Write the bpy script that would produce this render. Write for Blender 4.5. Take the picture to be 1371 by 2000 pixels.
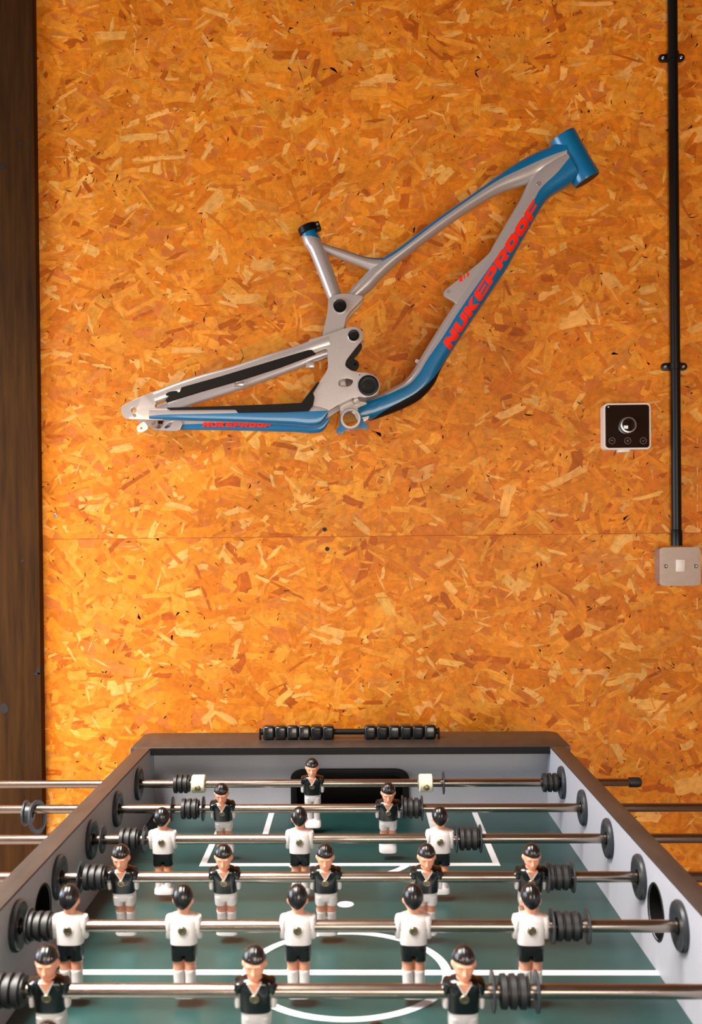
import bpy, bmesh, math, random
from mathutils import Vector, Matrix, noise as mnoise

random.seed(7)
PI = math.pi
for o in list(bpy.data.objects):
    bpy.data.objects.remove(o)
scene = bpy.context.scene
COL = scene.collection

# ------------------------------------------------------------------ camera
ROD_Z = 0.82                      # height of the rods above the floor; the farthest rod lies at Y = 0
CAM = Vector((0.0128, -1.6616, 0.4097 + ROD_Z))
YAW, PITCH, ROLL = 0.0270, -0.0070, -0.0102
FPX, PX0, PY0 = 2010.0, 638.24, 1049.34
_f = Vector((-math.sin(YAW) * math.cos(PITCH), math.cos(YAW) * math.cos(PITCH), math.sin(PITCH)))
_r = Vector((math.cos(YAW), math.sin(YAW), 0))
_u = _r.cross(_f)
R_ = _r * math.cos(ROLL) + _u * math.sin(ROLL)
U_ = -_r * math.sin(ROLL) + _u * math.cos(ROLL)
cam_data = bpy.data.cameras.new('camera')
cam = bpy.data.objects.new('camera', cam_data)
COL.objects.link(cam)
m = Matrix((R_, U_, -_f)).transposed().to_4x4()
m.translation = CAM
cam.matrix_world = m
cam_data.sensor_fit = 'VERTICAL'
cam_data.sensor_height = 36.0
cam_data.sensor_width = 36.0 * 1371 / 2000
cam_data.lens = FPX / 2000 * 36
cam_data.shift_x = (685.5 - PX0) / 2000
cam_data.shift_y = (PY0 - 1000) / 2000
cam_data.clip_start = 0.05
cam_data.dof.use_dof = True
cam_data.dof.focus_distance = 1.75
cam_data.dof.aperture_fstop = 9.0
scene.camera = cam

# ------------------------------------------------------------------ light
vs = scene.view_settings
vs.view_transform = 'Standard'
vs.look = 'None'
vs.gamma = 1.0
vs.use_curve_mapping = False
vs.exposure = 0.0
world = bpy.data.worlds.new('world')
scene.world = world
world.use_nodes = True
world.node_tree.nodes['Background'].inputs[0].default_value = (0.75, 0.85, 1.0, 1)
world.node_tree.nodes['Background'].inputs[1].default_value = 0.25

def area_light(name, loc, target, sx, sy, power, color):
    d = bpy.data.lights.new(name, 'AREA')
    d.shape = 'RECTANGLE'; d.size = sx; d.size_y = sy; d.energy = power; d.color = color
    o = bpy.data.objects.new(name, d); COL.objects.link(o)
    o.location = loc
    o.rotation_euler = (Vector(target) - Vector(loc)).to_track_quat('-Z', 'Y').to_euler()
    return o
area_light('window_daylight', (-2.12, -0.55, 1.2), (0, -0.55, 1.2), 1.5, 1.1, 58, (0.70, 0.85, 1.0))
area_light('rear_window_daylight', (0.45, -2.75, 0.94), (0.45, 0.47, 0.94), 1.5, 1.08, 54, (1.0, 0.88, 0.74))
strip = area_light('skylight_daylight', (-1.05, -1.2, 2.70), (-1.05, -1.2, 0), 0.9, 1.6, 145, (1.0, 0.93, 0.85))
strip.data.spread = math.radians(100)

# ------------------------------------------------------------------ layout helpers
def at(px, py, Y):
    """photograph pixel -> point on the vertical plane Y"""
    d = R_ * ((px - PX0) / FPX) - U_ * ((py - PY0) / FPX) + _f
    return CAM + d * ((Y - CAM.y) / d.y)

WALL_Y = 0.47
BIKE_Y = WALL_Y - 0.10

def srgb(r, g, b):
    def c(v):
        v /= 255.0
        return v / 12.92 if v <= 0.04045 else ((v + 0.055) / 1.055) ** 2.4
    return (c(r), c(g), c(b), 1.0)

# ------------------------------------------------------------------ materials
MATS = {}
def mat(name, col, rough=0.5, metal=0.0, vary=0.0, scale=20.0, stretch=(1, 1, 1), bump=0.0, bscale=None, coat=0.0, col2=None, spec=0.5, rvary=0.0):
    if name in MATS:
        return MATS[name]
    mt = bpy.data.materials.new(name); mt.use_nodes = True
    nt = mt.node_tree; n = nt.nodes; l = nt.links
    b = n['Principled BSDF']
    b.inputs['Roughness'].default_value = rough
    b.inputs['Metallic'].default_value = metal
    b.inputs['Specular IOR Level'].default_value = spec
    b.inputs['Coat Weight'].default_value = coat
    b.inputs['Coat Roughness'].default_value = 0.06
    tc = n.new('ShaderNodeTexCoord'); mp = n.new('ShaderNodeMapping')
    mp.inputs['Scale'].default_value = stretch
    l.new(tc.outputs['Object'], mp.inputs['Vector'])
    nz = n.new('ShaderNodeTexNoise'); nz.inputs['Scale'].default_value = scale
    nz.inputs['Detail'].default_value = 6; nz.inputs['Roughness'].default_value = 0.6
    l.new(mp.outputs['Vector'], nz.inputs['Vector'])
    rp = n.new('ShaderNodeValToRGB')
    c1 = tuple(max(0, v * (1 - vary)) for v in col[:3]) + (1,)
    c2 = col2 if col2 else tuple(min(1, v * (1 + vary)) for v in col[:3]) + (1,)
    rp.color_ramp.elements[0].position = 0.3; rp.color_ramp.elements[0].color = c1 if not col2 else col
    rp.color_ramp.elements[1].position = 0.7; rp.color_ramp.elements[1].color = c2
    l.new(nz.outputs['Fac'], rp.inputs['Fac'])
    l.new(rp.outputs['Color'], b.inputs['Base Color'])
    if rvary:
        mr = n.new('ShaderNodeMapRange')
        mr.inputs['To Min'].default_value = max(0.02, rough - rvary); mr.inputs['To Max'].default_value = rough + rvary
        l.new(nz.outputs['Fac'], mr.inputs['Value']); l.new(mr.outputs['Result'], b.inputs['Roughness'])
    if bump:
        n2 = n.new('ShaderNodeTexNoise'); n2.inputs['Scale'].default_value = bscale or scale * 4
        n2.inputs['Detail'].default_value = 4
        l.new(mp.outputs['Vector'], n2.inputs['Vector'])
        bp = n.new('ShaderNodeBump'); bp.inputs['Strength'].default_value = bump; bp.inputs['Distance'].default_value = 0.001
        l.new(n2.outputs['Fac'], bp.inputs['Height']); l.new(bp.outputs['Normal'], b.inputs['Normal'])
    MATS[name] = mt
    return mt

def strand_material():
    mt = bpy.data.materials.new('wood_strand'); mt.use_nodes = True
    nt = mt.node_tree; n = nt.nodes; l = nt.links
    b = n['Principled BSDF']; b.inputs['Roughness'].default_value = 0.55
    b.inputs['Specular IOR Level'].default_value = 0.3
    ca = n.new('ShaderNodeAttribute'); ca.attribute_name = 'strand_color'
    sa = n.new('ShaderNodeAttribute'); sa.attribute_name = 'strand_grain'
    nz = n.new('ShaderNodeTexNoise'); nz.inputs['Scale'].default_value = 1.0
    nz.inputs['Detail'].default_value = 5; nz.inputs['Roughness'].default_value = 0.65
    l.new(sa.outputs['Vector'], nz.inputs['Vector'])
    mr = n.new('ShaderNodeMapRange'); mr.inputs['From Min'].default_value = 0.25; mr.inputs['From Max'].default_value = 0.75
    mr.inputs['To Min'].default_value = 0.80; mr.inputs['To Max'].default_value = 1.18
    l.new(nz.outputs['Fac'], mr.inputs['Value'])
    mx = n.new('ShaderNodeVectorMath'); mx.operation = 'SCALE'
    l.new(ca.outputs['Color'], mx.inputs[0]); l.new(mr.outputs['Result'], mx.inputs['Scale'])
    # crumbly fine texture across all strands
    tc = n.new('ShaderNodeTexCoord')
    n3 = n.new('ShaderNodeTexNoise'); n3.inputs['Scale'].default_value = 95; n3.inputs['Detail'].default_value = 5
    l.new(tc.outputs['Object'], n3.inputs['Vector'])
    m3 = n.new('ShaderNodeMapRange'); m3.inputs['From Min'].default_value = 0.3; m3.inputs['From Max'].default_value = 0.6
    m3.inputs['To Min'].default_value = 0.82; m3.inputs['To Max'].default_value = 1.06
    l.new(n3.outputs['Fac'], m3.inputs['Value'])
    mx2 = n.new('ShaderNodeVectorMath'); mx2.operation = 'SCALE'
    l.new(mx.outputs['Vector'], mx2.inputs[0]); l.new(m3.outputs['Result'], mx2.inputs['Scale'])
    n4 = n.new('ShaderNodeTexNoise'); n4.inputs['Scale'].default_value = 7; n4.inputs['Detail'].default_value = 3
    l.new(tc.outputs['Object'], n4.inputs['Vector'])
    m4 = n.new('ShaderNodeMapRange'); m4.inputs['From Min'].default_value = 0.3; m4.inputs['From Max'].default_value = 0.7
    m4.inputs['To Min'].default_value = 0.86; m4.inputs['To Max'].default_value = 1.08
    l.new(n4.outputs['Fac'], m4.inputs['Value'])
    mx3 = n.new('ShaderNodeVectorMath'); mx3.operation = 'SCALE'
    l.new(mx2.outputs['Vector'], mx3.inputs[0]); l.new(m4.outputs['Result'], mx3.inputs['Scale'])
    l.new(mx3.outputs['Vector'], b.inputs['Base Color'])
    bp = n.new('ShaderNodeBump'); bp.inputs['Strength'].default_value = 0.25; bp.inputs['Distance'].default_value = 0.0006
    l.new(nz.outputs['Fac'], bp.inputs['Height']); l.new(bp.outputs['Normal'], b.inputs['Normal'])
    return mt

M_STRAND = strand_material()
M_OSB = mat('osb_core', srgb(208, 112, 28), 0.7, vary=0.2, scale=60, bump=0.3)
M_POST = mat('dark_stained_timber', srgb(46, 26, 7), 0.8, spec=0.15, scale=5, stretch=(14, 14, 1), col2=srgb(76, 46, 15), bump=0.35, bscale=14)
M_KNOT = mat('timber_knot', srgb(22, 13, 8), 0.6, vary=0.3, scale=80)
M_PLASTER = mat('osb_lining', srgb(150, 92, 44), 0.85, vary=0.06, scale=6, bump=0.1)
M_CEIL = mat('ceiling_board', srgb(96, 70, 44), 0.85, vary=0.06, scale=6)
M_FLOOR = mat('concrete_floor', srgb(108, 102, 96), 0.6, vary=0.18, scale=7, bump=0.15)
M_SILVER = mat('silver_paint', srgb(176, 168, 165), 0.33, 0.3, vary=0.05, scale=300, coat=0.6)
M_BLUE = mat('blue_paint', srgb(0, 106, 154), 0.3, 0.0, vary=0.06, scale=90, coat=0.35, spec=0.35)
M_RED = mat('red_decal', srgb(255, 40, 4), 0.5, spec=0.2, vary=0.04, scale=60, coat=0.0)
M_GUARD = mat('black_rubber_guard', srgb(24, 20, 17), 0.7, spec=0.2, vary=0.25, scale=200, bump=0.1)
M_BLACKMETAL = mat('black_anodised', srgb(9, 9, 10), 0.38, 0.0, spec=0.2, vary=0.2, scale=60)
M_ALU = mat('bare_aluminium', srgb(190, 190, 190), 0.3, 0.85, vary=0.08, scale=80)
M_WHITEALU = mat('pale_aluminium', srgb(226, 224, 216), 0.4, 0.1, vary=0.06, scale=80)
M_CHROME = mat('chromed_steel', srgb(170, 157, 146), 0.26, 1.0, vary=0.06, scale=30, stretch=(1, 8, 8), rvary=0.05)
M_RUBBER = mat('black_rubber', srgb(30, 31, 33), 0.5, vary=0.25, scale=70, bump=0.05)
M_BUSH = mat('grey_black_bushing', srgb(42, 46, 50), 0.35, vary=0.2, scale=60)
M_TGREY = mat('grey_laminate', srgb(168, 170, 178), 0.5, vary=0.03, scale=150, bump=0.03)
M_TBROWN = mat('dark_brown_laminate', srgb(47, 41, 38), 0.45, scale=6, stretch=(8, 2, 8), col2=srgb(61, 55, 51), bump=0.1)
M_TBLACK = mat('black_edge', srgb(11, 11, 12), 0.5, spec=0.25, vary=0.2, scale=60)
M_FIELD = mat('green_playfield', srgb(24, 54, 53), 0.34, scale=9, col2=srgb(34, 68, 66), bump=0.03)
M_LINE = mat('white_field_line', srgb(205, 205, 208), 0.4, vary=0.05, scale=60)
M_SKIN = mat('painted_skin', srgb(236, 164, 132), 0.4, vary=0.05, scale=160, coat=0.2)
M_PBLACK = mat('black_kit', srgb(15, 18, 19), 0.25, vary=0.2, scale=100, coat=0.3)
M_PWHITE = mat('white_kit', srgb(232, 226, 226), 0.35, vary=0.03, scale=100, coat=0.2)
M_HAIR = mat('black_hair', srgb(18, 18, 19), 0.28, vary=0.3, scale=120, coat=0.3)
M_BRASS = mat('dull_brass_screw', srgb(150, 138, 112), 0.35, 0.9, vary=0.2, scale=300)
M_CREAM = mat('cream_plastic', srgb(232, 226, 196), 0.4, vary=0.03, scale=60)
M_CONDUIT = mat('black_conduit', srgb(12, 12, 12), 0.4, spec=0.3, vary=0.2, scale=40)
M_SWBOX = mat('grey_metalclad', srgb(168, 150, 138), 0.4, 0.35, vary=0.05, scale=90)
M_WPLAST = mat('white_plastic', srgb(235, 225, 215), 0.4, vary=0.03, scale=60)
M_TGLASS = mat('black_mirror_face', srgb(26, 20, 17), 0.08, 0.0, vary=0.1, scale=20, coat=1.0)
M_ICON = mat('icon_print', srgb(150, 130, 115), 0.4, vary=0.1, scale=60)
M_GLASS = mat('window_frame_white', srgb(225, 225, 222), 0.5, vary=0.04, scale=30)
M_CHALK = mat('pale_chipped_edge', srgb(245, 200, 150), 0.8, vary=0.1, scale=200)

# ------------------------------------------------------------------ mesh helpers
def link_mesh(name, bm, mats, parent=None, smooth=True, normals=True):
    if normals:
        bmesh.ops.recalc_face_normals(bm, faces=bm.faces[:])
    me = bpy.data.meshes.new(name)
    bm.to_mesh(me); bm.free()
    if not isinstance(mats, (list, tuple)):
        mats = [mats]
    for mm in mats:
        me.materials.append(mm)
    if smooth:
        me.polygons.foreach_set('use_smooth', [True] * len(me.polygons))
        try:
            me.set_sharp_from_angle(angle=math.radians(38))
        except Exception:
            pass
    o = bpy.data.objects.new(name, me); COL.objects.link(o)
    if parent is not None:
        o.parent = parent
        o.matrix_parent_inverse = Matrix.Identity(4)
        # children are modelled in world space: undo the parent's placement
        o.matrix_local = world_of(parent).inverted()
    return o

def world_of(o):
    mtx = o.matrix_basis.copy()
    if o.parent:
        mtx = world_of(o.parent) @ o.matrix_parent_inverse @ mtx
    return mtx

def empty(name, loc=(0, 0, 0)):
    o = bpy.data.objects.new(name, None); o.empty_display_size = 0.05
    o.location = loc; COL.objects.link(o)
    return o

def tag(o, label, cat, group=None):
    o['label'] = label; o['category'] = cat
    if group: o['group'] = group
    return o

def structure(o):
    o['kind'] = 'structure'; return o

def add_box(bm, lo, hi, bevel=0.0, mi=0, seg=2):
    vs_ = [bm.verts.new((x, y, z)) for x in (lo[0], hi[0]) for y in (lo[1], hi[1]) for z in (lo[2], hi[2])]
    q = [(0, 1, 3, 2), (4, 6, 7, 5), (0, 4, 5, 1), (2, 3, 7, 6), (0, 2, 6, 4), (1, 5, 7, 3)]
    fs = [bm.faces.new([vs_[i] for i in f]) for f in q]
    for f in fs: f.material_index = mi
    if bevel:
        es = list({e for f in fs for e in f.edges})
        bmesh.ops.bevel(bm, geom=es, offset=bevel, segments=seg, profile=0.5, affect='EDGES')

def box(name, lo, hi, mt, parent=None, bevel=0.0):
    bm = bmesh.new(); add_box(bm, lo, hi, bevel)
    return link_mesh(name, bm, mt, parent)

def add_lathe(bm, org, axis, prof, seg=32, closed_ends=True, mi=0, ref=None):
    axis = Vector(axis).normalized(); org = Vector(org)
    ref = Vector(ref) if ref else (Vector((0, 0, 1)) if abs(axis.z) < 0.9 else Vector((1, 0, 0)))
    a = axis.cross(ref).normalized(); b = axis.cross(a)
    rings = []
    for t, r in prof:
        c = org + axis * t
        if r < 1e-7:
            rings.append([bm.verts.new(c)])
        else:
            rings.append([bm.verts.new(c + (a * math.cos(2 * PI * k / seg) + b * math.sin(2 * PI * k / seg)) * r) for k in range(seg)])
    for r0, r1 in zip(rings, rings[1:]):
        for k in range(seg):
            k2 = (k + 1) % seg
            if len(r0) == 1 and len(r1) == 1: continue
            if len(r0) == 1: f = bm.faces.new((r0[0], r1[k], r1[k2]))
            elif len(r1) == 1: f = bm.faces.new((r0[k], r1[0], r0[k2]))
            else: f = bm.faces.new((r0[k], r1[k], r1[k2], r0[k2]))
            f.material_index = mi
    if closed_ends:
        for rg in (rings[0], rings[-1]):
            if len(rg) > 2: bm.faces.new(rg).material_index = mi
    return rings

def add_torus(bm, org, axis, prof, seg=32, mi=0):
    """closed profile of (t, r) swept round the axis"""
    rings = add_lathe(bm, org, axis, list(prof) + [prof[0]], seg, False, mi)
    bmesh.ops.remove_doubles(bm, verts=rings[0] + rings[-1], dist=1e-6)

def lathe(name, org, axis, prof, mt, parent=None, seg=32, torus=False):
    bm = bmesh.new()
    if torus: add_torus(bm, org, axis, prof, seg)
    else: add_lathe(bm, org, axis, prof, seg)
    return link_mesh(name, bm, mt, parent)

def chaikin(pts, n=1, q=0.25):
    for _ in range(n):
        out = []
        for i in range(len(pts)):
            a, b = pts[i], pts[(i + 1) % len(pts)]
            out.append((a[0] * (1 - q) + b[0] * q, a[1] * (1 - q) + b[1] * q))
            out.append((a[0] * q + b[0] * (1 - q), a[1] * q + b[1] * (1 - q)))
        pts = out
    return pts

def circle_pts(cx, cy, r, n=20):
    return [(cx + r * math.cos(2 * PI * k / n), cy + r * math.sin(2 * PI * k / n)) for k in range(n)]

def add_plate(bm, outer, holes, fn, push, bevel=0.0, mi=0):
    """outer/holes: 2-D loops; fn(x, y) -> Vector on the front face; push: Vector to the back face"""
    push = Vector(push)
    edges = []; verts0 = []
    for loop in [outer] + list(holes):
        vv = [bm.verts.new(fn(*p)) for p in loop]
        verts0 += vv
        for i in range(len(vv)): edges.append(bm.edges.new((vv[i], vv[(i + 1) % len(vv)])))
    nrm = push.normalized() * -1
    r = bmesh.ops.triangle_fill(bm, use_beauty=True, use_dissolve=False, edges=edges, normal=nrm)
    fs = [g for g in r['geom'] if isinstance(g, bmesh.types.BMFace)]
    border = edges
    ext = bmesh.ops.extrude_face_region(bm, geom=fs)
    nv = [g for g in ext['geom'] if isinstance(g, bmesh.types.BMVert)]
    bmesh.ops.translate(bm, verts=nv, vec=push)
    ns = set(nv) | set(verts0)
    allf = {f for v in ns for f in v.link_faces}
    for f in allf: f.material_index = mi
    if bevel:
        bmesh.ops.recalc_face_normals(bm, faces=list(allf))
        sel = [e for e in {e for f in allf for e in f.edges} if len(e.link_faces) == 2 and e.calc_face_angle(0) > 1.2
               and abs((e.verts[0].co - e.verts[1].co).normalized().dot(nrm)) < 0.5]
        try:
            bmesh.ops.bevel(bm, geom=sel, offset=bevel, segments=2, profile=0.5, affect='EDGES', clamp_overlap=True)
        except Exception:
            pass

def catmull(st, sub):
    n = len(st); out = []
    for i in range(n - 1):
        p0 = st[max(i - 1, 0)]; p1 = st[i]; p2 = st[i + 1]; p3 = st[min(i + 2, n - 1)]
        for k in range(sub):
            t = k / sub
            row = []
            for a, b, c, d in zip(p0, p1, p2, p3):
                row.append(0.5 * (2 * b + (c - a) * t + (2 * a - 5 * b + 4 * c - d) * t * t + (3 * b - a - 3 * c + d) * t ** 3))
            out.append(row)
    out.append(list(st[-1]))
    return out

def add_tube(bm, st, n=2.4, sub=5, segs=(6, 8, 4), cap=True):
    """st rows: Ux, Uy, Lx, Ly, Yc, depth_half, b, g  - silhouette edges in the photograph on the plane Yc,
    b / g: where the paint changes, as a fraction from U to L"""
    rows = catmull(st, sub)
    e = 2.0 / n
    rings = []; info = []
    for ux, uy, lx, ly, yc, d, b, g in rows:
        PU, PL = at(ux, uy, yc), at(lx, ly, yc)
        c = (PU + PL) / 2; h = (PU - PL) / 2
        b = min(max(b, 0.0), 1.0); g = min(max(g, b), 1.0)
        def ang(fr):
            v = 1 - 2 * fr
            return math.acos(max(-1, min(1, math.copysign(abs(v) ** (1 / e), v))))
        ab, ag = ang(b), ang(g)
        A = [ab * k / segs[0] for k in range(segs[0])] + [ab + (ag - ab) * k / segs[1] for k in range(segs[1])] + \
            [ag + (PI - ag) * k / segs[2] for k in range(segs[2] + 1)]
        # keep rings well formed where a colour zone closes up
        front = []
        for a_ in A:
            ca, sa = math.cos(a_), math.sin(a_)
            v = math.copysign(abs(ca) ** e, ca); w = abs(sa) ** e
            front.append((v, w))
        ring = [bm.verts.new(c + h * v + Vector((0, -d * w, 0))) for v, w in front]
        ring += [bm.verts.new(c + h * v + Vector((0, d * w, 0))) for v, w in reversed(front[1:-1])]
        rings.append(ring); info.append((c, h, d))
    N = len(rings[0]); nf = sum(segs)
    for r0, r1 in zip(rings, rings[1:]):
        for k in range(N):
            k2 = (k + 1) % N
            f = bm.faces.new((r0[k], r1[k], r1[k2], r0[k2]))
            kk = k if k < nf else N - 1 - k
            f.material_index = 0 if kk < segs[0] else (1 if kk < segs[0] + segs[1] else 2)
    if cap:
        bm.faces.new(rings[0]); bm.faces.new(rings[-1])
    return info

def mirror_copy(o, plane_y):
    """a copy of the part on the far side of the plane Y = plane_y"""
    c = o.copy(); c.data = o.data.copy(); COL.objects.link(c)
    w = world_of(o); wi = w.inverted()
    for v in c.data.vertices:
        p = w @ v.co
        p.y = 2 * plane_y - p.y
        v.co = wi @ p
    c.data.flip_normals()
    return c

# ================================================================== the room
RX0, RX1, RY0, ZC = -2.2, 2.4, -2.8, 2.75
structure(box('floor', (RX0 - 0.1, RY0 - 0.1, -0.1), (RX1 + 0.1, WALL_Y + 0.1, 0), M_FLOOR))
structure(box('ceiling', (RX0 - 0.1, RY0 - 0.1, ZC), (RX1 + 0.1, WALL_Y + 0.1, ZC + 0.1), M_CEIL))
structure(box('wall_right', (RX1, RY0, 0), (RX1 + 0.1, WALL_Y + 0.1, ZC), M_PLASTER))
def wall_with_opening(name, axis, pos, thick, u0, u1, o0, o1, z0, z1):
    bm = bmesh.new()
    for a0, a1, b0, b1 in ((u0, o0, 0, ZC), (o1, u1, 0, ZC), (o0, o1, 0, z0), (o0, o1, z1, ZC)):
        if a1 - a0 < 1e-4 or b1 - b0 < 1e-4: continue
        if axis == 'x': add_box(bm, (pos - thick, a0, b0), (pos, a1, b1))
        else: add_box(bm, (a0, pos - thick, b0), (a1, pos, b1))
    return structure(link_mesh(name, bm, M_PLASTER, smooth=False))
wall_with_opening('wall_left', 'x', RX0, 0.1, RY0, WALL_Y + 0.1, -1.3, 0.2, 0.65, 1.75)
wall_with_opening('wall_front', 'y', RY0, 0.1, RX0, RX1, -0.3, 1.2, 0.40, 1.48)
def frame_bm(axis, pos, o0, o1, z0, z1, mull):
    bm = bmesh.new(); t = 0.05
    bars = [(o0, o0 + t, z0, z1), (o1 - t, o1, z0, z1), (o0 + t, o1 - t, z1 - t, z1), (o0 + t, o1 - t, z0, z0 + t)]
    bars += [(mm - t / 2, mm + t / 2, z0 + t, z1 - t) for mm in mull]
    for a0, a1, b0, b1 in bars:
        if axis == 'x': add_box(bm, (pos - 0.08, a0, b0), (pos - 0.02, a1, b1))
        else: add_box(bm, (a0, pos - 0.08, b0), (a1, pos - 0.02, b1))
    return bm
structure(link_mesh('window_1', frame_bm('x', RX0, -1.3, 0.2, 0.65, 1.75, [-0.55]), M_GLASS, smooth=False))
structure(link_mesh('window_2', frame_bm('y', RY0, -0.3, 1.2, 0.40, 1.48, [0.45]), M_GLASS, smooth=False))

wall_back = structure(box('wall_back', (RX0, WALL_Y + 0.012, 0), (RX1, WALL_Y + 0.1, ZC), M_OSB))

# ---- oriented strand boards: every flake is a thin chip of its own
SEAM_L, SEAM_R = at(250, 1051, WALL_Y), at(1250, 1043, WALL_Y)
SEAM_Z = (SEAM_L.z + SEAM_R.z) / 2
BX0, BX1 = -1.35, 1.45
PAL = [(srgb(228, 134, 26), 40), (srgb(235, 150, 44), 24), (srgb(216, 118, 14), 20), (srgb(242, 174, 86), 7), (srgb(190, 93, 10), 4), (srgb(219, 132, 46), 5)]
def pick_col(rng):
    t = rng.uniform(0, 100); s = 0
    for c, w in PAL:
        s += w
        if t <= s: break
    k = rng.uniform(0.9, 1.1)
    return (c[0] * k, c[1] * k * rng.uniform(0.95, 1.05), c[2] * k * rng.uniform(0.85, 1.15), 1)

def strands(parent, x0, x1, z0, z1, seed):
    rng = random.Random(seed)
    V, F, C, G = [], [], [], []
    pile = {}                                  # how many chips lie on each little cell of the board
    area = (x1 - x0) * (z1 - z0)
    def chip(cx, cz, L, W, ang, y, col, sid, fray=True):
        ca, sa = math.cos(ang), math.sin(ang)
        nu, nv = int(L / .005) + 1, int(W / .005) + 1
        cells = {(int((cx + (a / nu - .5) * L * ca - (b / nv - .5) * W * sa) / .006), int((cz + (a / nu - .5) * L * sa + (b / nv - .5) * W * ca) / .006)) for a in range(nu + 1) for b in range(nv + 1)}
        lev = max(pile.get(c, 0) for c in cells) + 1
        for c in cells: pile[c] = lev
        y = WALL_Y - .00003 - lev * 8e-6
        if fray:
            bend = rng.uniform(-.12, .12) * W
            us = (-.36, -.12, .12, .36)
            lowr = [(u * L, -W / 2 * rng.uniform(.68, 1.0) + bend * (1 - 7 * u * u)) for u in us]
            uppr = [(u * L, W / 2 * rng.uniform(.68, 1.0) + bend * (1 - 7 * u * u)) for u in reversed(us)]
            def end(sg):
                k = rng.randint(2, 5); pts = []
                for j in range(k):
                    v = -W / 2 * .9 + W * .9 * (j + .5) / k
                    pts.append((sg * L * (rng.uniform(.34, .50)), v + rng.uniform(-.1, .1) * W / k))
                return pts
            e1, e0 = end(1), end(-1)
            loc = lowr + e1 + uppr + list(reversed(e0))
        else:
            loc = [(-L / 2, 0), (0, -W / 2), (L / 2, W * .1), (.1 * L, W / 2)]
        i0 = len(V)
        for u, v in loc:
            X = min(max(cx + u * ca - v * sa, x0), x1); Z = min(max(cz + u * sa + v * ca, z0), z1)
            k = rng.uniform(.93, 1.07)
            V.append((X, y, Z)); C.append((col[0] * k, col[1] * k, col[2] * k, 1))
            G.append((u * 38, v * 420, sid))
        if not fray:
            F.append(tuple(range(i0, len(V)))); return
        a = len(e1)
        for q in range(3): F.append((i0 + q, i0 + q + 1, i0 + 6 + a - q, i0 + 7 + a - q))
        right = [i0 + 3] + [i0 + 4 + q for q in range(a)] + [i0 + 4 + a]
        left = [i0 + 7 + a] + [i0 + 8 + a + q for q in range(len(e0))] + [i0]
        for fan in (right, left):
            V.append(tuple((V[fan[0]][c] + V[fan[-1]][c]) / 2 for c in range(3))); C.append(col + () if len(col) == 4 else col)
            G.append(tuple((G[fan[0]][c] + G[fan[-1]][c]) / 2 for c in range(3)))
            m_ = len(V) - 1
            for q in range(len(fan) - 1): F.append((m_, fan[q], fan[q + 1]))
    def ori():
        return rng.gauss(0, 0.55) if rng.random() < 0.6 else rng.uniform(-PI / 2, PI / 2)
    n = int(area * 3000)
    for i in range(n):
        t = i / n
        L = min(max(rng.lognormvariate(math.log(0.070), 0.45), 0.022), 0.17) * (1.12 - 0.45 * t)
        W = min(max(rng.lognormvariate(math.log(0.0190), 0.5), 0.005), 0.050) * (1.15 - 0.45 * t)
        W = min(W, L * 0.5)
        chip(rng.uniform(x0, x1), rng.uniform(z0, z1), L, W, ori(), WALL_Y - 0.00005 - 0.0006 * t - rng.uniform(0, 0.0001), pick_col(rng), rng.uniform(0, 900))
    n2 = int(area * 650)      # narrow splinters
    for i in range(n2):
        c = pick_col(rng)
        if rng.random() < 0.25: c = srgb(240, 176, 92)
        L = rng.uniform(0.010, 0.050); W = L * rng.uniform(0.06, 0.22)
        chip(rng.uniform(x0, x1), rng.uniform(z0, z1), L, W, ori() * 1.3, WALL_Y - 0.00068 - 0.00015 * i / n2, c, rng.uniform(0, 900), rng.random() < .4)
    n3 = int(area * 150)      # dark bark specks
    for i in range(n3):
        L = rng.choice((rng.uniform(0.003, 0.007), rng.uniform(0.004, 0.016))); W = min(L * rng.uniform(0.15, 0.6), 0.0035)
        c = rng.choice((srgb(46, 28, 14), srgb(92, 50, 18), srgb(120, 62, 22), srgb(110, 58, 20)))
        chip(rng.uniform(x0, x1), rng.uniform(z0, z1), L, W, ori(), WALL_Y - 0.00084 - 0.00005 * i / n3, c, rng.uniform(0, 900), False)
    me = bpy.data.meshes.new('wood_strands'); me.from_pydata(V, [], F)
    ca = me.attributes.new('strand_color', 'FLOAT_COLOR', 'POINT'); ca.data.foreach_set('color', [x for c in C for x in c])
    ga = me.attributes.new('strand_grain', 'FLOAT_VECTOR', 'POINT'); ga.data.foreach_set('vector', [x for g in G for x in g])
    me.materials.append(M_STRAND)
    o = bpy.data.objects.new('wood_strands', me); COL.objects.link(o); o.parent = parent
    o['kind'] = 'stuff'
    return o

board_hi = box('osb_board', (BX0, WALL_Y, SEAM_Z + 0.0003), (BX1, WALL_Y + 0.012, SEAM_Z + 1.5), M_OSB, wall_back)
board_lo = box('osb_board', (BX0, WALL_Y, 0.0), (BX1, WALL_Y + 0.012, SEAM_Z - 0.0003), M_OSB, wall_back)
strands(board_hi, BX0, BX1, SEAM_Z + 0.0003, ZC, 11)
strands(board_lo, BX0, BX1, 0.30, SEAM_Z - 0.0003, 12)

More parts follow.
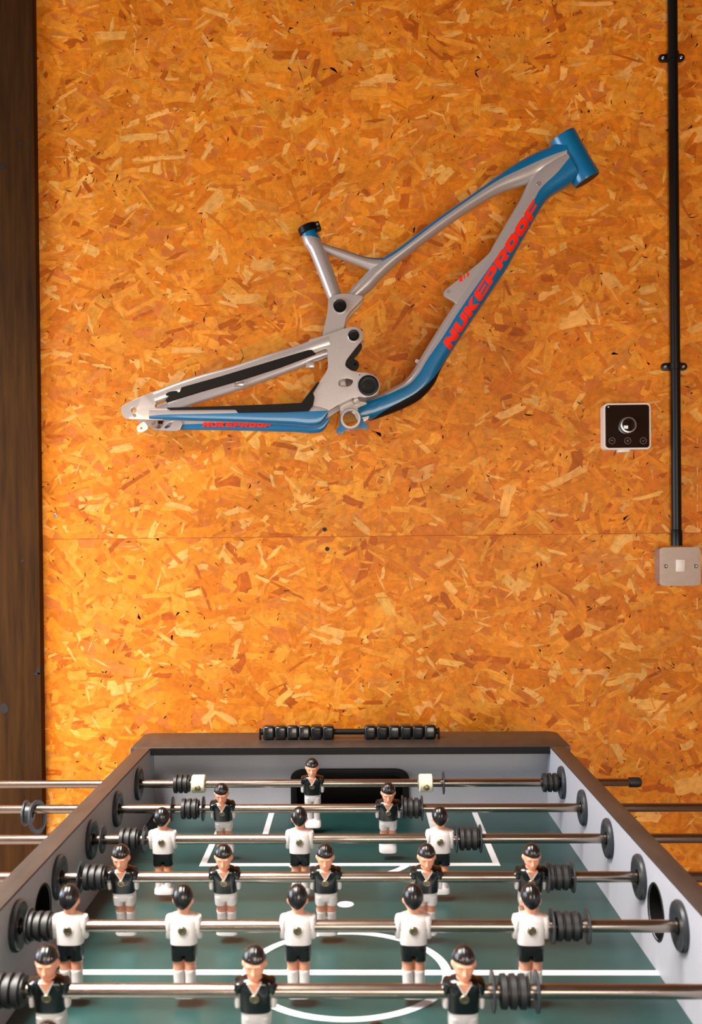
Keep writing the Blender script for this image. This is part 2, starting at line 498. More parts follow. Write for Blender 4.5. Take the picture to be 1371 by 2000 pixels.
def screw_head(px, py, board, r=0.0042):
    p = at(px, py, WALL_Y)
    bm = bmesh.new()
    add_lathe(bm, p + Vector((0, 0.001, 0)), (0, -1, 0), [(0, r), (0.0018, r), (0.0024, r * 0.8), (0.0024, r * 0.42), (0.0016, r * 0.36), (0.0016, 0)], 16)
    return link_mesh('screw', bm, M_ALU, board)
screw_head(108, 1007, board_hi)
screw_head(688, 7, board_hi, 0.0036)
for px, py in ((634, 1034), (639, 1072)):
    p = at(px, py, WALL_Y)
    bm = bmesh.new(); add_lathe(bm, p, (0, -1, 0), [(0.0, 0.0046), (0.0010, 0.0044), (0.0012, 0.003), (0.0006, 0.0015), (0.0006, 0)], 12)
    link_mesh('filled_screw_hole', bm, M_KNOT, board_hi if py < 1046 else board_lo)
bm = bmesh.new()                                    # pale broken line near the right edge of the boards
for y0, y1 in ((912, 930), (945, 962), (966, 978), (985, 1000), (855, 866), (795, 808), (1020, 1052), (1168, 1190)):
    a, b = at(1361.5, y0, WALL_Y), at(1362.5, y1, WALL_Y)
    y0z = SEAM_Z + 0.002
    if a.z > SEAM_Z > b.z: b.z = y0z
    add_box(bm, (a.x - 0.0006, WALL_Y - 0.0012, b.z), (a.x + 0.0006, WALL_Y, a.z))
link_mesh('pale_scratch_line', bm, M_CHALK, board_hi, smooth=False)

# ---- dark timber upright on the left
PX_T, PX_B = at(63, 20, WALL_Y - 0.027), at(81, 1400, WALL_Y - 0.027)
px_edge = (PX_T.x + PX_B.x) / 2
post = structure(box('trim_1', (px_edge - 0.20, WALL_Y - 0.027, 0), (px_edge, WALL_Y + 0.0, ZC), M_POST, bevel=0.0015))
post['label'] = 'dark stained timber upright along the left edge of the wall'
for px, py, rx, rz in ((3, 326, 0.009, 0.006), (30, 253, 0.004, 0.004), (40, 280, 0.006, 0.003), (8, 1384, 0.010, 0.011), (75, 1310, 0.005, 0.008), (72, 1316, 0.007, 0.003), (44, 1095, 0.003, 0.003), (61, 103, 0.002, 0.006)):
    p = at(px, py, WALL_Y - 0.0275)
    bm = bmesh.new()
    pts = [(p.x + rx * math.cos(2 * PI * k / 14) * random.uniform(0.8, 1.1), p.z + rz * math.sin(2 * PI * k / 14) * random.uniform(0.8, 1.1)) for k in range(14)]
    pts = [(min(a, px_edge - 0.001), b) for a, b in pts]
    add_plate(bm, pts, [], lambda x, z: Vector((x, WALL_Y - 0.0276, z)), (0, 0.002, 0))
    link_mesh('knot', bm, M_KNOT, post)

# ================================================================== conduit, switch, thermostat
CY = WALL_Y - 0.0125
c_top, c_bot = at(1314, 0, CY), at(1321, 1060, CY)
cx = (c_top.x + c_bot.x) / 2
conduit = tag(empty('conduit_pipe', (cx, CY, c_bot.z)), 'black plastic conduit pipe running down the wall to the switch box', 'pipe')
lathe('pipe', (cx, CY, c_bot.z - 0.004), (0, 0, 1), [(0, 0.0098), (ZC - c_bot.z + 0.004, 0.0098)], M_CONDUIT, conduit, 24)
lathe('coupler', (cx, CY, c_bot.z - 0.006), (0, 0, 1), [(0, 0.0113), (0.030, 0.0113), (0.033, 0.0102)], M_CONDUIT, conduit, 24)
for py in (115, 717):
    p = at(1316, py, WALL_Y)
    bm = bmesh.new()
    hw, hh = 0.0265, 0.0078
    out = [(-hw + hh, -hh), (hw - hh, -hh)] + [(hw - hh + hh * math.sin(PI * k / 8), -hh * math.cos(PI * k / 8)) for k in range(1, 8)] + \
          [(hw - hh, hh), (-hw + hh, hh)] + [(-hw + hh - hh * math.sin(PI * k / 8), hh * math.cos(PI * k / 8)) for k in range(1, 8)]
    add_plate(bm, out, [], lambda x, z, p=p: Vector((cx + x, WALL_Y - 0.006, p.z + z)), (0, 0.006, 0), 0.001)
    add_torus(bm, (cx, CY, p.z - 0.0075), (0, 0, 1), [(0, 0.0098), (0.015, 0.0098), (0.0145, 0.0118), (0.0005, 0.0118)], 28)
    sd = link_mesh('saddle_clip', bm, M_CONDUIT, conduit)
    for s in (-1, 1):
        bm = bmesh.new()
        add_lathe(bm, (cx + s * 0.0185, WALL_Y - 0.0058, p.z), (0, -1, 0), [(0, 0.0034), (0.0014, 0.0032), (0.002, 0.002), (0.0014, 0.0012), (0.0014, 0)], 14)
        link_mesh('screw', bm, M_ALU, sd)

# switch box
SY = WALL_Y - 0.040
sa_, sb_ = at(1288, 1069, SY), at(1369, 1144, SY)
sw_c = Vector(((sa_.x + sb_.x) / 2, SY, (sa_.z + sb_.z) / 2)); shw, shh = (sb_.x - sa_.x) / 2, (sa_.z - sb_.z) / 2
switch = tag(empty('light_switch', (sw_c.x, WALL_Y, sw_c.z)), 'square grey metal light switch box at the foot of the conduit', 'light switch')
def rrect(hw, hh, r, n=6):
    o = []
    for sx, sy, a0 in ((1, 1, 0), (-1, 1, PI / 2), (-1, -1, PI), (1, -1, 1.5 * PI)):
        for k in range(n + 1):
            a = a0 + PI / 2 * k / n
            o.append((sx * (hw - r) + r * math.cos(a), sy * (hh - r) + r * math.sin(a)))
    return o
def wall_plate(name, c, hw, hh, r, y0, thick, mt, parent, bevel=0.001):
    bm = bmesh.new()
    add_plate(bm, rrect(hw, hh, r), [], lambda x, z: Vector((c.x + x, y0, c.z + z)), (0, thick, 0), bevel)
    o = link_mesh(name, bm, mt, parent)
    wn = o.modifiers.new('weighted_normals', 'WEIGHTED_NORMAL'); wn.weight = 100; wn.keep_sharp = True
    return o
wall_plate('back_box', sw_c, shw - 0.0015, shh - 0.0015, 0.008, SY + 0.003, 0.037, M_SWBOX, switch, 0.0008)
wall_plate('face_plate', sw_c, shw, shh, 0.008, SY, 0.004, M_SWBOX, switch, 0.0015)
rk = at(1328.5, 1104.5, SY)
bm = bmesh.new(); add_box(bm, (rk.x - 0.0088, SY - 0.0035, rk.z - 0.0125), (rk.x + 0.0088, SY + 0.002, rk.z + 0.0125), 0.001)
for v in bm.verts:
    if v.co.y < SY - 0.001 and v.co.z < rk.z: v.co.y += 0.0018
link_mesh('rocker', bm, M_WPLAST, switch)
for px in (1300, 1358.5):
    q = at(px, 1106, SY)
    bm = bmesh.new(); add_lathe(bm, q + Vector((0, 0.0005, 0)), (0, -1, 0), [(0, 0.0042), (0.0012, 0.0042), (0.0018, 0.003), (0.0008, 0.0012), (0.0008, 0)], 16)
    link_mesh('screw', bm, M_ALU, switch)

# thermostat
TY = WALL_Y - 0.027
ta, tb = at(1178.5, 788, TY), at(1271.5, 877.5, TY)
tc_ = Vector(((ta.x + tb.x) / 2, TY, (ta.z + tb.z) / 2)); thw, thh = (tb.x - ta.x) / 2, (ta.z - tb.z) / 2
thermo = tag(empty('thermostat', (tc_.x, WALL_Y, tc_.z)), 'square white thermostat with black mirror face and round dial', 'thermostat')
wall_plate('case', tc_, thw, thh, 0.009, TY, 0.027, M_WPLAST, thermo, 0.002)
wall_plate('glass_face', tc_, thw - 0.0035, thh - 0.0035, 0.006, TY - 0.0012, 0.003, M_TGLASS, thermo, 0.0006)
dp = at(1227, 830, TY - 0.008)
lathe('dial_ring', (dp.x, TY - 0.001, dp.z), (0, -1, 0), [(0, 0.0172), (0.009, 0.0164), (0.0108, 0.0156), (0.0112, 0.0134), (0.002, 0.0130)], M_ALU, thermo, 40)
lathe('dial', (dp.x, TY, dp.z), (0, -1, 0), [(0, 0.0136), (0.0102, 0.0136), (0.0108, 0.0128), (0.0108, 0)], M_TGLASS, thermo, 40)
for px in (1195, 1225.5, 1256):
    q = at(px, 861, TY)
    bm = bmesh.new()
    add_torus(bm, (q.x, TY - 0.0012, q.z), (0, -1, 0), [(0, 0.0066), (0.0005, 0.0066), (0.0005, 0.0061), (0, 0.0061)], 24)
    if px < 1200:
        add_box(bm, (q.x - 0.0028, TY - 0.0016, q.z + 0.0008), (q.x + 0.0022, TY - 0.0012, q.z + 0.0014))
        add_box(bm, (q.x + 0.0016, TY - 0.0016, q.z - 0.002), (q.x + 0.0022, TY - 0.0012, q.z + 0.0008))
        add_box(bm, (q.x - 0.0028, TY - 0.0016, q.z - 0.0004), (q.x - 0.0018, TY - 0.0012, q.z + 0.0026))
    elif px < 1230:
        for k in (-1, 0, 1): add_box(bm, (q.x - 0.002, TY - 0.0016, q.z + k * 0.0015 - 0.0003), (q.x + 0.002, TY - 0.0012, q.z + k * 0.0015 + 0.0003))
    else:
        for k in range(4):
            add_box(bm, (q.x - 0.0022 + k * 0.0005, TY - 0.0016, q.z - k * 0.0005), (q.x - 0.0015 + k * 0.0005, TY - 0.0012, q.z + 0.0006 - k * 0.0005))
        for k in range(6):
            add_box(bm, (q.x - 0.0004 + k * 0.0005, TY - 0.0016, q.z - 0.0016 + k * 0.0006), (q.x + 0.0003 + k * 0.0005, TY - 0.0012, q.z - 0.001 + k * 0.0006))
    link_mesh('button', bm, M_ICON, thermo, smooth=False)
q = at(1188, 795, TY)
lathe('indicator_light', (q.x, TY - 0.001, q.z), (0, -1, 0), [(0, 0.0016), (0.0006, 0.0014), (0.0006, 0)], M_WPLAST, thermo, 12)
q0 = at(1220, 880, TY)
box('release_tab', (q0.x - 0.0115, TY + 0.003, tc_.z - thh - 0.005), (q0.x + 0.0115, TY + 0.020, tc_.z - thh + 0.001), M_WPLAST, thermo, 0.001)

# ================================================================== bicycle frame on the wall
bike = tag(empty('bicycle_frame', at(690, 845, BIKE_Y)), 'silver and blue full suspension bicycle frame hung on the wall', 'bicycle frame')
BY = BIKE_Y
MB = [M_BLUE, M_SILVER, M_GUARD]
def tube_part(name, st, mats, n=2.4, sub=5, cap=True):
    bm = bmesh.new(); info = add_tube(bm, st, n, sub, cap=cap)
    o = link_mesh(name, bm, mats, bike)
    return o, info
# head tube
ht, hb = at(1098, 266, BY), at(1147, 352.5, BY)
ax = (hb - ht); hl = ax.length
lathe('head_tube', ht, ax, [(0.004, 0.0225), (0, 0.025), (0, 0.0268), (0.006, 0.0274), (hl * 0.3, 0.0264), (hl * 0.55, 0.0262), (hl * 0.8, 0.0266), (hl - 0.005, 0.0275), (hl, 0.0268), (hl, 0.0252), (hl - 0.001, 0.0244), (hl - 0.036, 0.0240), (hl - 0.036, 0)], M_BLUE, bike, 44)
side = Vector((ax.z, 0, -ax.x)).normalized()
if side.x < 0: side = -side
bm = bmesh.new()
for a0 in range(-4, 4):
    q = []
    for a_, t in ((a0, .36), (a0 + 1, .36), (a0 + 1, .54), (a0, .54)):
        an = a_ * .13
        for rr_ in (.0264, .0272):
            q.append(bm.verts.new(ht + ax * t + (side * math.cos(an) + Vector((0, 1, 0)) * math.sin(an)) * rr_))
    for f in ((1, 3, 5, 7), (0, 6, 4, 2), (0, 2, 3, 1), (4, 6, 7, 5), (2, 4, 5, 3), (0, 1, 7, 6)): bm.faces.new([q[i] for i in f])
bmesh.ops.remove_doubles(bm, verts=bm.verts[:], dist=1e-6)
link_mesh('head_badge', bm, M_ALU, bike)
lathe('headset_bore', ht, ax, [(hl + .0002, .0236), (hl - .034, .0228), (hl - .034, 0)], M_TBLACK, bike, 40)

top_tube, _ = tube_part('top_tube', [
    (1106, 268, 1100, 330, BY, .0255, .55, 1), (1080, 284, 1066, 345, BY, .022, .44, 1), (1040, 302, 1052, 352, BY, .018, .40, 1),
    (1003, 322.5, 1027, 361, BY, .0175, .38, 1), (960, 352.5, 977, 378, BY, .017, .31, 1), (907.8, 390, 921.3, 409.5, BY, .0165, .31, 1),
    (850, 430, 863.5, 449.6, BY, .0165, .33, 1), (780, 483.6, 792.5, 502.5, BY, .0165, .35, 1), (750, 503, 768, 523, BY, .0165, .3, 1),
    (722, 527, 745, 545, BY, .0165, 0.0, 1), (704.8, 544, 729, 563, BY, .0165, 0, 1), (684, 566, 708, 581, BY, .0165, 0, 1), (672, 580, 696, 592, BY, .016, 0, 1)], MB, 2.2)
DT = [(1096, 296, 1128, 352, BY, .0268, .36, 1), (1060, 322, 1106, 366, BY, .0245, .52, 1), (1030, 359, 1073, 386.5, BY, .022, .54, 1), (1015.3, 390, 1053, 413.5, BY, .022, .55, 1),
      (970.3, 467, 1008.8, 490.3, BY, .022, .475, 1), (946, 509, 985, 532.6, BY, .022, .36, 1), (883.4, 600, 923, 625, BY, .022, .34, 1),
      (848.4, 654, 887.5, 679, BY, .022, .36, 1), (820.7, 699.2, 861.5, 721, BY, .022, .30, .97), (806, 724, 848, 750, BY, .022, .28, .83),
      (790, 743, 822, 779, BY, .022, .27, .72), (768, 757, 790, 797, BY, .022, .22, .72), (739, 772, 757, 810, BY, .022, .17, .80),
      (714, 784, 728, 820, BY, .022, .08, .98), (695, 794, 710, 823, BY, .022, 0, 1)]
down_tube, dt_info = tube_part('down_tube', DT, [M_SILVER, M_BLUE, M_GUARD], 3.0)
tube_part('seat_tube', [
    (584, 447, 613, 436, BY, .0155, 0, 1), (589.5, 462.5, 618, 451, BY, .0155, .02, 1), (594.5, 479, 628, 469, BY, .0155, .98, 1),
    (606, 497, 636, 486, BY, .0155, 1, 1), (639, 581, 666, 571, BY, .0155, 1, 1), (645, 598, 673, 588, BY, .0155, 1, 1)], [M_SILVER, M_BLUE, M_BLUE], 2.1, 6)
tube_part('seat_brace', [
    (614, 467, 622, 490, BY, .010, .16, 1), (640, 478.6, 637, 495, BY, .0105, .16, 1), (680.3, 491.2, 674.5, 509.5, BY, .011, .17, 1),
    (707.8, 500.5, 702, 520, BY, .012, .17, 1), (728, 504, 722, 528, BY, .013, .2, 1), (750, 503.5, 744, 535, BY, .0145, .22, 1)], MB, 2.2)
# seat clamp
s_ax = (at(652, 576, BY) - at(604, 452, BY)).normalized()
s_top = at(599.5, 441.5, BY)
clamp = lathe('seat_clamp', s_top, s_ax, [(0.0, 0.0140), (0.0, 0.0186), (0.0015, 0.0198), (0.0125, 0.0198), (0.014, 0.0186), (0.014, 0.0158), (0.004, 0.0150)], M_BLACKMETAL, bike, 36)
bm = bmesh.new(); cb = at(620, 443, BY)
add_box(bm, (cb.x - .0055, BY - .011, cb.z - .0080), (cb.x + .0055, BY + .011, cb.z + .0080), .002)
bmesh.ops.transform(bm, matrix=Matrix.Translation(cb) @ Matrix.Rotation(0.36, 4, 'Y').inverted() @ Matrix.Translation(-cb), verts=bm.verts[:])
ear = link_mesh('clamp_ear', bm, M_BLACKMETAL, clamp)
lathe('clamp_bolt', (cb.x, BY - .0105, cb.z + .002), (0, -1, 0), [(0, .0028), (.0015, .0026), (.0015, .0014), (.0006, .0012), (.0006, 0)], M_ALU, clamp, 14)

# flat plates traced on their own plane
def px_plate(name, outer, holes, yfun, thick, mt, parent, bevel=0.0012, smooth=1):
    if smooth: outer = chaikin(outer, smooth, 0.18)
    bm = bmesh.new()
    fn = lambda x, y: at(x, y, yfun(x, y) if callable(yfun) else yfun)
    add_plate(bm, outer, holes, fn, (0, thick, 0), bevel)
    o = link_mesh(name, bm, mt, parent)
    wn = o.modifiers.new('weighted_normals', 'WEIGHTED_NORMAL'); wn.weight = 100; wn.keep_sharp = True
    return o
# plates that carry the upper pivot
poly = [(629, 657), (636, 625.6), (640, 606), (640.7, 583.6), (650, 576), (665.6, 573), (684, 573), (709, 577), (708.5, 583), (685.3, 606), (677, 617.8), (671.5, 641.4), (665, 668), (640, 674)]
pp = px_plate('pivot_plate', poly, [], BY - .030, .018, M_SILVER, bike)
mirror_copy(pp, BY)
px_plate('seat_tube_foot', [(642, 600), (668, 592), (676, 612), (668, 645), (664, 700), (680, 760), (700, 792), (672, 806), (655, 760), (640, 690), (634, 650)], [], BY - .016, .032, M_SILVER, bike, .003)
# swing arm
def half(x):                     # distance of the arm from the middle plane
    if x < 600: return .082 - (x - 240) / 360 * .032
    return .050 - min((x - 600) / 120, 1) * .006
yoke = [(600, 664), (626, 657), (650, 649), (671.5, 641.4), (681.4, 638.5), (694.5, 637.5), (703.7, 641.5), (710.3, 653), (708.5, 663), (698, 675), (685.3, 691.3), (676, 704), (674.2, 714.4), (685.3, 723.6),
        (698.5, 726.5), (724.7, 729), (736.5, 736.8), (742.6, 750), (739.2, 764.3), (728.7, 774.2), (715.5, 776.5), (702.4, 774.2), (685.3, 777.5), (668.3, 785.3), (641, 803), (636, 806),
        (590, 806), (589, 789), (611, 762), (623.6, 746), (636.8, 726.3), (641, 716), (640, 700), (639, 679), (618, 688), (604, 690)]
slot = chaikin([(664.3, 736.8), (685.3, 740), (690.6, 744), (684, 755), (659, 755)], 2)
yk = px_plate('swingarm_plate', yoke, [slot], lambda x, y: BY - half(x) - .009, .016, M_SILVER, bike, .002)
mirror_copy(yk, BY)
px_plate('swingarm_bridge', [(640, 690), (660, 684), (676, 690), (670, 715), (664, 735), (664, 757), (655, 760), (640, 735)], [], BY - .034, .068, M_SILVER, bike, .003)
SS = [(236, 790, 243, 818, .006), (262, 781, 268, 812, .0075), (298, 766.5, 304, 797, .009)]
stay_rows = [(300, 766, 305, 790), (342.4, 748.8, 350, 774), (392.8, 732, 400, 760), (455, 715.2, 461, 742.5), (517.2, 694.2, 524, 722), (574.3, 677, 581, 702.5), (604, 666, 612, 690), (640, 652.5, 646, 680)]
ss, ss_info = tube_part('seatstay', [(a, b, c, d, BY - half(a), .0095, 0, 1) for a, b, c, d in stay_rows], [M_SILVER, M_SILVER, M_SILVER], 3.2)
mirror_copy(ss, BY)
cs_rows = [(293, 797, 293, 820, .72), (325.7, 797, 325.7, 820.8, .58), (390, 795.5, 390, 822.5, .52), (455, 794, 455, 824.5, .46), (530, 791, 530, 828, .38), (572.6, 789, 572.6, 830, .36), (604, 788, 606, 833, .36), (626, 793, 628, 828, .3), (641, 801, 641, 808, .3)]
cs, cs_info = tube_part('chainstay', [(a, b, c, d, BY - half(a), .0105, s, 1) for a, b, c, d, s in cs_rows], [M_SILVER, M_BLUE, M_BLUE], 4.0)
mirror_copy(cs, BY).location.z -= .004
px_plate('dropout', [(236, 799), (238.4, 792.4), (258.6, 782), (283.7, 771), (300, 765), (318, 760), (322, 776), (306, 784), (302, 796), (322, 798), (322, 820), (297, 820.5), (246, 819), (239, 812.5)],
         [circle_pts(261, 800.8, 4.8)], lambda x, y: BY - half(x) - .011 + max(0, min((x - 281) / 8, 1)) * .0035, .013, M_SILVER, bike, .0022)
px_plate('dropout', [(236, 799), (238.4, 792.4), (258.6, 782), (283.7, 771), (300, 765), (318, 760), (322, 776), (306, 784), (302, 796), (322, 798), (322, 820), (297, 820.5), (262, 819), (241, 812.5)],
         [circle_pts(261, 800.8, 4.8)], lambda x, y: BY - half(x) + .006, .006, M_SILVER, bike, .0015).location.y += 2 * .076
yb = BY + .072
px_plate('derailleur_hanger', [(266.5, 835), (270, 830), (280.4, 823), (285, 826), (290, 834.3), (287, 840), (275.3, 845.5), (268, 842)], [circle_pts(276, 836.2, 2.2, 12)], yb - .016, .006, M_WHITEALU, bike, .001)
lathe('axle_boss', at(301.5, 827, yb - .014), (0, -1, 0), [(0, .009), (.004, .009), (.006, .0075), (.006, .0045), (.002, .004), (.002, 0)], M_ALU, bike, 24)
lathe('axle_nut', at(312, 830, yb), (0, -1, 0), [(-.01, .0105), (.010, .0105), (.012, .009), (.012, 0)], M_BLACKMETAL, bike, 24)
px_plate('rear_dropout_web', [(293, 834), (300, 840), (332, 842), (350, 842), (358, 824), (345, 820), (330, 824), (300, 826)], [chaikin([(319, 836), (328, 837), (338, 826), (330, 825)], 1)], yb - .012, .008, M_SILVER, bike, .001)
lathe('dropout_screw', at(262.7, 811.3, BY - half(262) - .0108), (0, -1, 0), [(0, .0032), (.0008, .003), (.0008, .0018), (.0002, .0016), (.0002, 0)], M_ALU, bike, 14)

# rubber guards of the stays
px_plate('seatstay_guard', [(602.8, 683), (480.3, 719.8), (430, 735), (354.2, 756.3), (351, 765), (330, 773), (323, 781), (324.5, 785), (352.5, 776.5), (392.8, 764), (455, 746), (480, 738.5), (547.4, 716.5), (616.5, 690.5), (609, 683)],
         [], lambda x, y: BY - half(x) - .0108, .012, M_GUARD, bike, .0008, 0)
px_plate('cable_port', chaikin([(323, 769), (332, 764.5), (346, 763), (348, 766.5), (338, 772), (325, 774)], 2), [], lambda x, y: BY - half(x) - .0106, .004, M_GUARD, bike, .0006, 0)
px_plate('chainstay_guard', [(325, 796), (430, 793), (530, 789.5), (588.5, 786.5), (619, 747), (623.5, 745.2), (623, 748.5), (611.5, 767.6), (614.2, 776), (611.5, 791), (603, 803), (560, 805), (464.4, 806.2), (460.2, 800.3), (455, 800), (332.4, 800.8)],
         [], lambda x, y: BY - half(x) - .0125, .014, M_GUARD, bike, .001, 0)
# brake hose guides on the far stay
for px, py, w, h, rz in ((466, 750, .011, .0045, 0.0), (606, 713, .009, .006, .25)):
    q = at(px, py, BY + half(px) - .013)
    bm = bmesh.new(); add_box(bm, (q.x - w, q.y - .004, q.z - h), (q.x + w, q.y + .006, q.z + h), .0018)
    link_mesh('hose_guide', bm, M_ALU if w > .01 else M_SILVER, bike)

# pivots and links
def pivot_bolt(px, py, y, r, ring, name='pivot_bolt'):
    p = at(px, py, y)
    o = lathe(name, p + Vector((0, .0025, 0)), (0, -1, 0), [(0, r), (.0065, r), (.0072, r * .92), (.0066, r * .74), (.0066, r * .5), (.0074, r * .46), (.0074, r * .26), (.0035, r * .24), (.0035, 0)], M_BLACKMETAL, bike, 36)
    bm = bmesh.new()
    add_torus(bm, p + Vector((0, .0035, 0)), (0, -1, 0), [(0, r * 1.0), (.0068, r * 1.0), (.0072, r * 1.04), (.0066, r * ring), (0, r * ring)], 36)
    link_mesh('bearing_ring', bm, M_SILVER, o)
    return o
pivot_bolt(663.7, 598, BY - .031, .0126, 1.16)
pivot_bolt(690.6, 655.6, BY - half(690) - .010, .0104, 1.12)
pivot_bolt(719.5, 753.2, BY - half(719) - .010, .0196, 1.13)
lathe('pivot_bolt', at(702.4, 732.2, BY - half(702) - .0095), (0, -1, 0), [(0, .0028), (.001, .0026), (.001, .0014), (0, .0012), (0, 0)], M_ALU, bike, 14)
px_plate('shock_link', [(690, 662), (704, 668), (708, 676), (700, 690), (690, 700), (700, 706), (702, 714), (696, 723), (686, 721), (676, 714), (678, 702), (684, 690)], [circle_pts(693.6, 711, 2.4, 14)], BY - .030, .014, M_BLACKMETAL, bike, .0015, 2)
px_plate('shock_link', [(690, 662), (704, 668), (708, 676), (700, 690), (690, 700), (700, 706), (702, 714), (696, 723), (686, 721), (676, 714), (678, 702), (684, 690)], [], BY + .012, .014, M_BLACKMETAL, bike, .0015, 2)
px_plate('link_spacer', [(672, 640), (680, 612), (676, 618), (672, 640), (676, 645), (682, 640)], [], BY - .012, .024, M_BLACKMETAL, bike, 0, 0)

# bottom bracket
bb = at(684.7, 817.5, BY - .036)
shell = lathe('bottom_bracket_shell', (bb.x, BY - .036, bb.z), (0, 1, 0), [(0, .0152), (0, .0190), (.001, .0198), (.071, .0198), (.072, .0190), (.072, .0152)], M_SILVER, bike, 44, torus=True)
for lp in ([(663, 812), (700, 800), (706, 812), (712, 826), (720, 831), (720.5, 837), (714, 839.5), (704, 836), (690, 839), (676, 838), (670, 846), (662, 849.5), (656.5, 844), (658, 838), (664, 830)],):
    px_plate('chain_guide_tab', lp, [circle_pts(684.7, 818, 15.6, 24), circle_pts(663, 845, 2.0, 10), circle_pts(716, 835, 2.0, 10)], BY - .030, .006, M_BLUE, bike, .0012, 1)
px_plate('bracket_web', [(662, 788), (672, 782), (690, 778), (704, 783), (716, 784), (722, 800), (722, 818), (700, 830), (690, 806), (672, 806), (664, 812)], [circle_pts(684.7, 818, 14, 24)] if False else [], BY - .020, .04, M_SILVER, bike, .004, 1)
lathe('cable_boss', at(695.8, 784, BY - .026), (0, -1, 0), [(-.01, .007), (.004, .0062), (.005, .0052), (.005, .0030), (-.001, .0028), (-.001, 0)], M_SILVER, bike, 20)

# shock mount on the down tube
mount = [(966, 484), (940, 509.5), (905, 538), (874, 562.3), (868, 567.5), (866.5, 575), (870, 580), (880, 585), (893, 594), (915, 590), (945, 545), (975, 500)]
px_plate('shock_mount', mount, [], BY - .016, .010, M_SILVER, bike, .002)
px_plate('shock_mount', mount, [], BY + .006, .010, M_SILVER, bike, .002)
px_plate('shock_mount_web', [(966, 486), (940, 511), (900, 545), (888, 560), (900, 585), (930, 560)], [], BY - .010, .02, M_SILVER, bike, .001)
lathe('shock_bolt', at(875.7, 569, BY - .0158), (0, -1, 0), [(0, .0038), (.0008, .0036), (.0008, .0026), (.0002, .0024), (.0002, 0)], M_ALU, bike, 16)
lathe('cable_guide', at(814, 706, BY - .006), (0, -1, 0), [(0, .004), (.004, .004), (.004, .002), (.002, .002), (.002, 0)], M_SILVER, bike, 12)
lathe('gusset_port', at(1052, 359, BY - .0215), (0, -1, 0), [(0, .0045), (.0012, .004), (.0012, .002), (.0002, .0018), (.0002, 0)], M_ALU, bike, 16)

# lettering
LET = {
 'N': ([(0, 0), (.32, 0), (.32, .46), (.66, 0), (1, 0), (1, 1), (.68, 1), (.68, .54), (.34, 1), (0, 1)], []),
 'U': ([(0, 1), (0, .2), (.16, 0), (.84, 0), (1, .2), (1, 1), (.66, 1), (.66, .3), (.34, .3), (.34, 1)], []),
 'K': ([(0, 0), (.32, 0), (.32, .30), (.6, 0), (1, 0), (.6, .5), (1, 1), (.6, 1), (.32, .70), (.32, 1), (0, 1)], []),
 'E': ([(0, .12), (.1, 0), (1, 0), (1, .24), (.32, .24), (.32, .40), (.95, .40), (.95, .60), (.32, .60), (.32, .76), (1, .76), (1, 1), (.1, 1), (0, .88)], []),
 'P': ([(0, 0), (.32, 0), (.32, .28), (.84, .28), (1, .44), (1, .84), (.86, 1), (0, 1)], [[(.32, .56), (.66, .56), (.66, .74), (.32, .74)]]),
 'R': ([(0, 0), (.32, 0), (.32, .28), (.5, .28), (.64, 0), (1, 0), (.82, .32), (1, .46), (1, .84), (.86, 1), (0, 1)], [[(.32, .56), (.66, .56), (.66, .74), (.32, .74)]]),
 'O': ([(0, .18), (.16, 0), (.84, 0), (1, .18), (1, .82), (.84, 1), (.16, 1), (0, .82)], [[(.36, .36), (.64, .36), (.64, .64), (.36, .64)]]),
 'F': ([(0, 0), (.32, 0), (.32, .34), (.92, .34), (.92, .58), (.32, .58), (.32, .76), (1, .76), (1, 1), (0, 1)], []),
}
def letter_bm(ch):
    bm = bmesh.new(); edges = []
    outer, holes = LET[ch]
    for loop in [outer] + holes:
        vv = [bm.verts.new((x, y, 0)) for x, y in loop]
        edges += [bm.edges.new((vv[i], vv[(i + 1) % len(vv)])) for i in range(len(vv))]
    bmesh.ops.triangle_fill(bm, use_beauty=True, edges=edges, normal=(0, 0, 1))
    for k in range(1, 8):
        bmesh.ops.bisect_plane(bm, geom=bm.verts[:] + bm.edges[:] + bm.faces[:], plane_co=(0, k / 8, 0), plane_no=(0, 1, 0))
    for k in range(1, 4):
        bmesh.ops.bisect_plane(bm, geom=bm.verts[:] + bm.edges[:] + bm.faces[:], plane_co=(k / 4, 0, 0), plane_no=(1, 0, 0))
    return bm
def on_tube(p, info, n, off):
    best = None
    for i in range(len(info) - 1):
        c0, h0, d0 = info[i]; c1, h1, d1 = info[i + 1]
        ax_ = c1 - c0; L = ax_.length
        t = (p - c0).dot(ax_) / (L * L)
        if -0.02 <= t <= 1.02:
            c = c0.lerp(c1, t); h = h0.lerp(h1, t); d = d0 + (d1 - d0) * t
            v = (p - c).dot(h) / h.length_squared
            if abs(v) < 1.02 and (best is None or abs(v) < abs(best[0])): best = (v, d)
    if best is None: return None
    v, d = best
    return -d * max(0.0, 1 - abs(v) ** n) ** (1 / n) - off
P0, P1 = Vector((878.5, 684.0)), Vector((1059, 398.0))
along = (P1 - P0); tl = along.length; along.normalize(); upv = Vector((along.y, -along.x))
if upv.x > 0: upv = -upv
TH = 19.5
for i, ch in enumerate('NUKEPROOF'):
    bm = letter_bm(ch); pitch = tl / 9.15
    for v in bm.verts:
        s = (i + v.co.x * 0.945 + 0.30 * v.co.y * TH / pitch) * pitch
        q = P0 + along * s + upv * (v.co.y * TH)
        w = at(q.x, q.y, BY)
        dy = on_tube(w, dt_info, 3.0, 0.0006)
        if dy is None: dy = -0.02
        # keep the letter on the same line of sight while lifting it to the paint surface
        w = at(q.x, q.y, BY + dy)
        v.co = w
    ext = bmesh.ops.extrude_face_region(bm, geom=bm.faces[:])
    bmesh.ops.translate(bm, verts=[g for g in ext['geom'] if isinstance(g, bmesh.types.BMVert)], vec=(0, 0.0012, 0))
    link_mesh('decal_letter', bm, M_RED, down_tube, smooth=False)
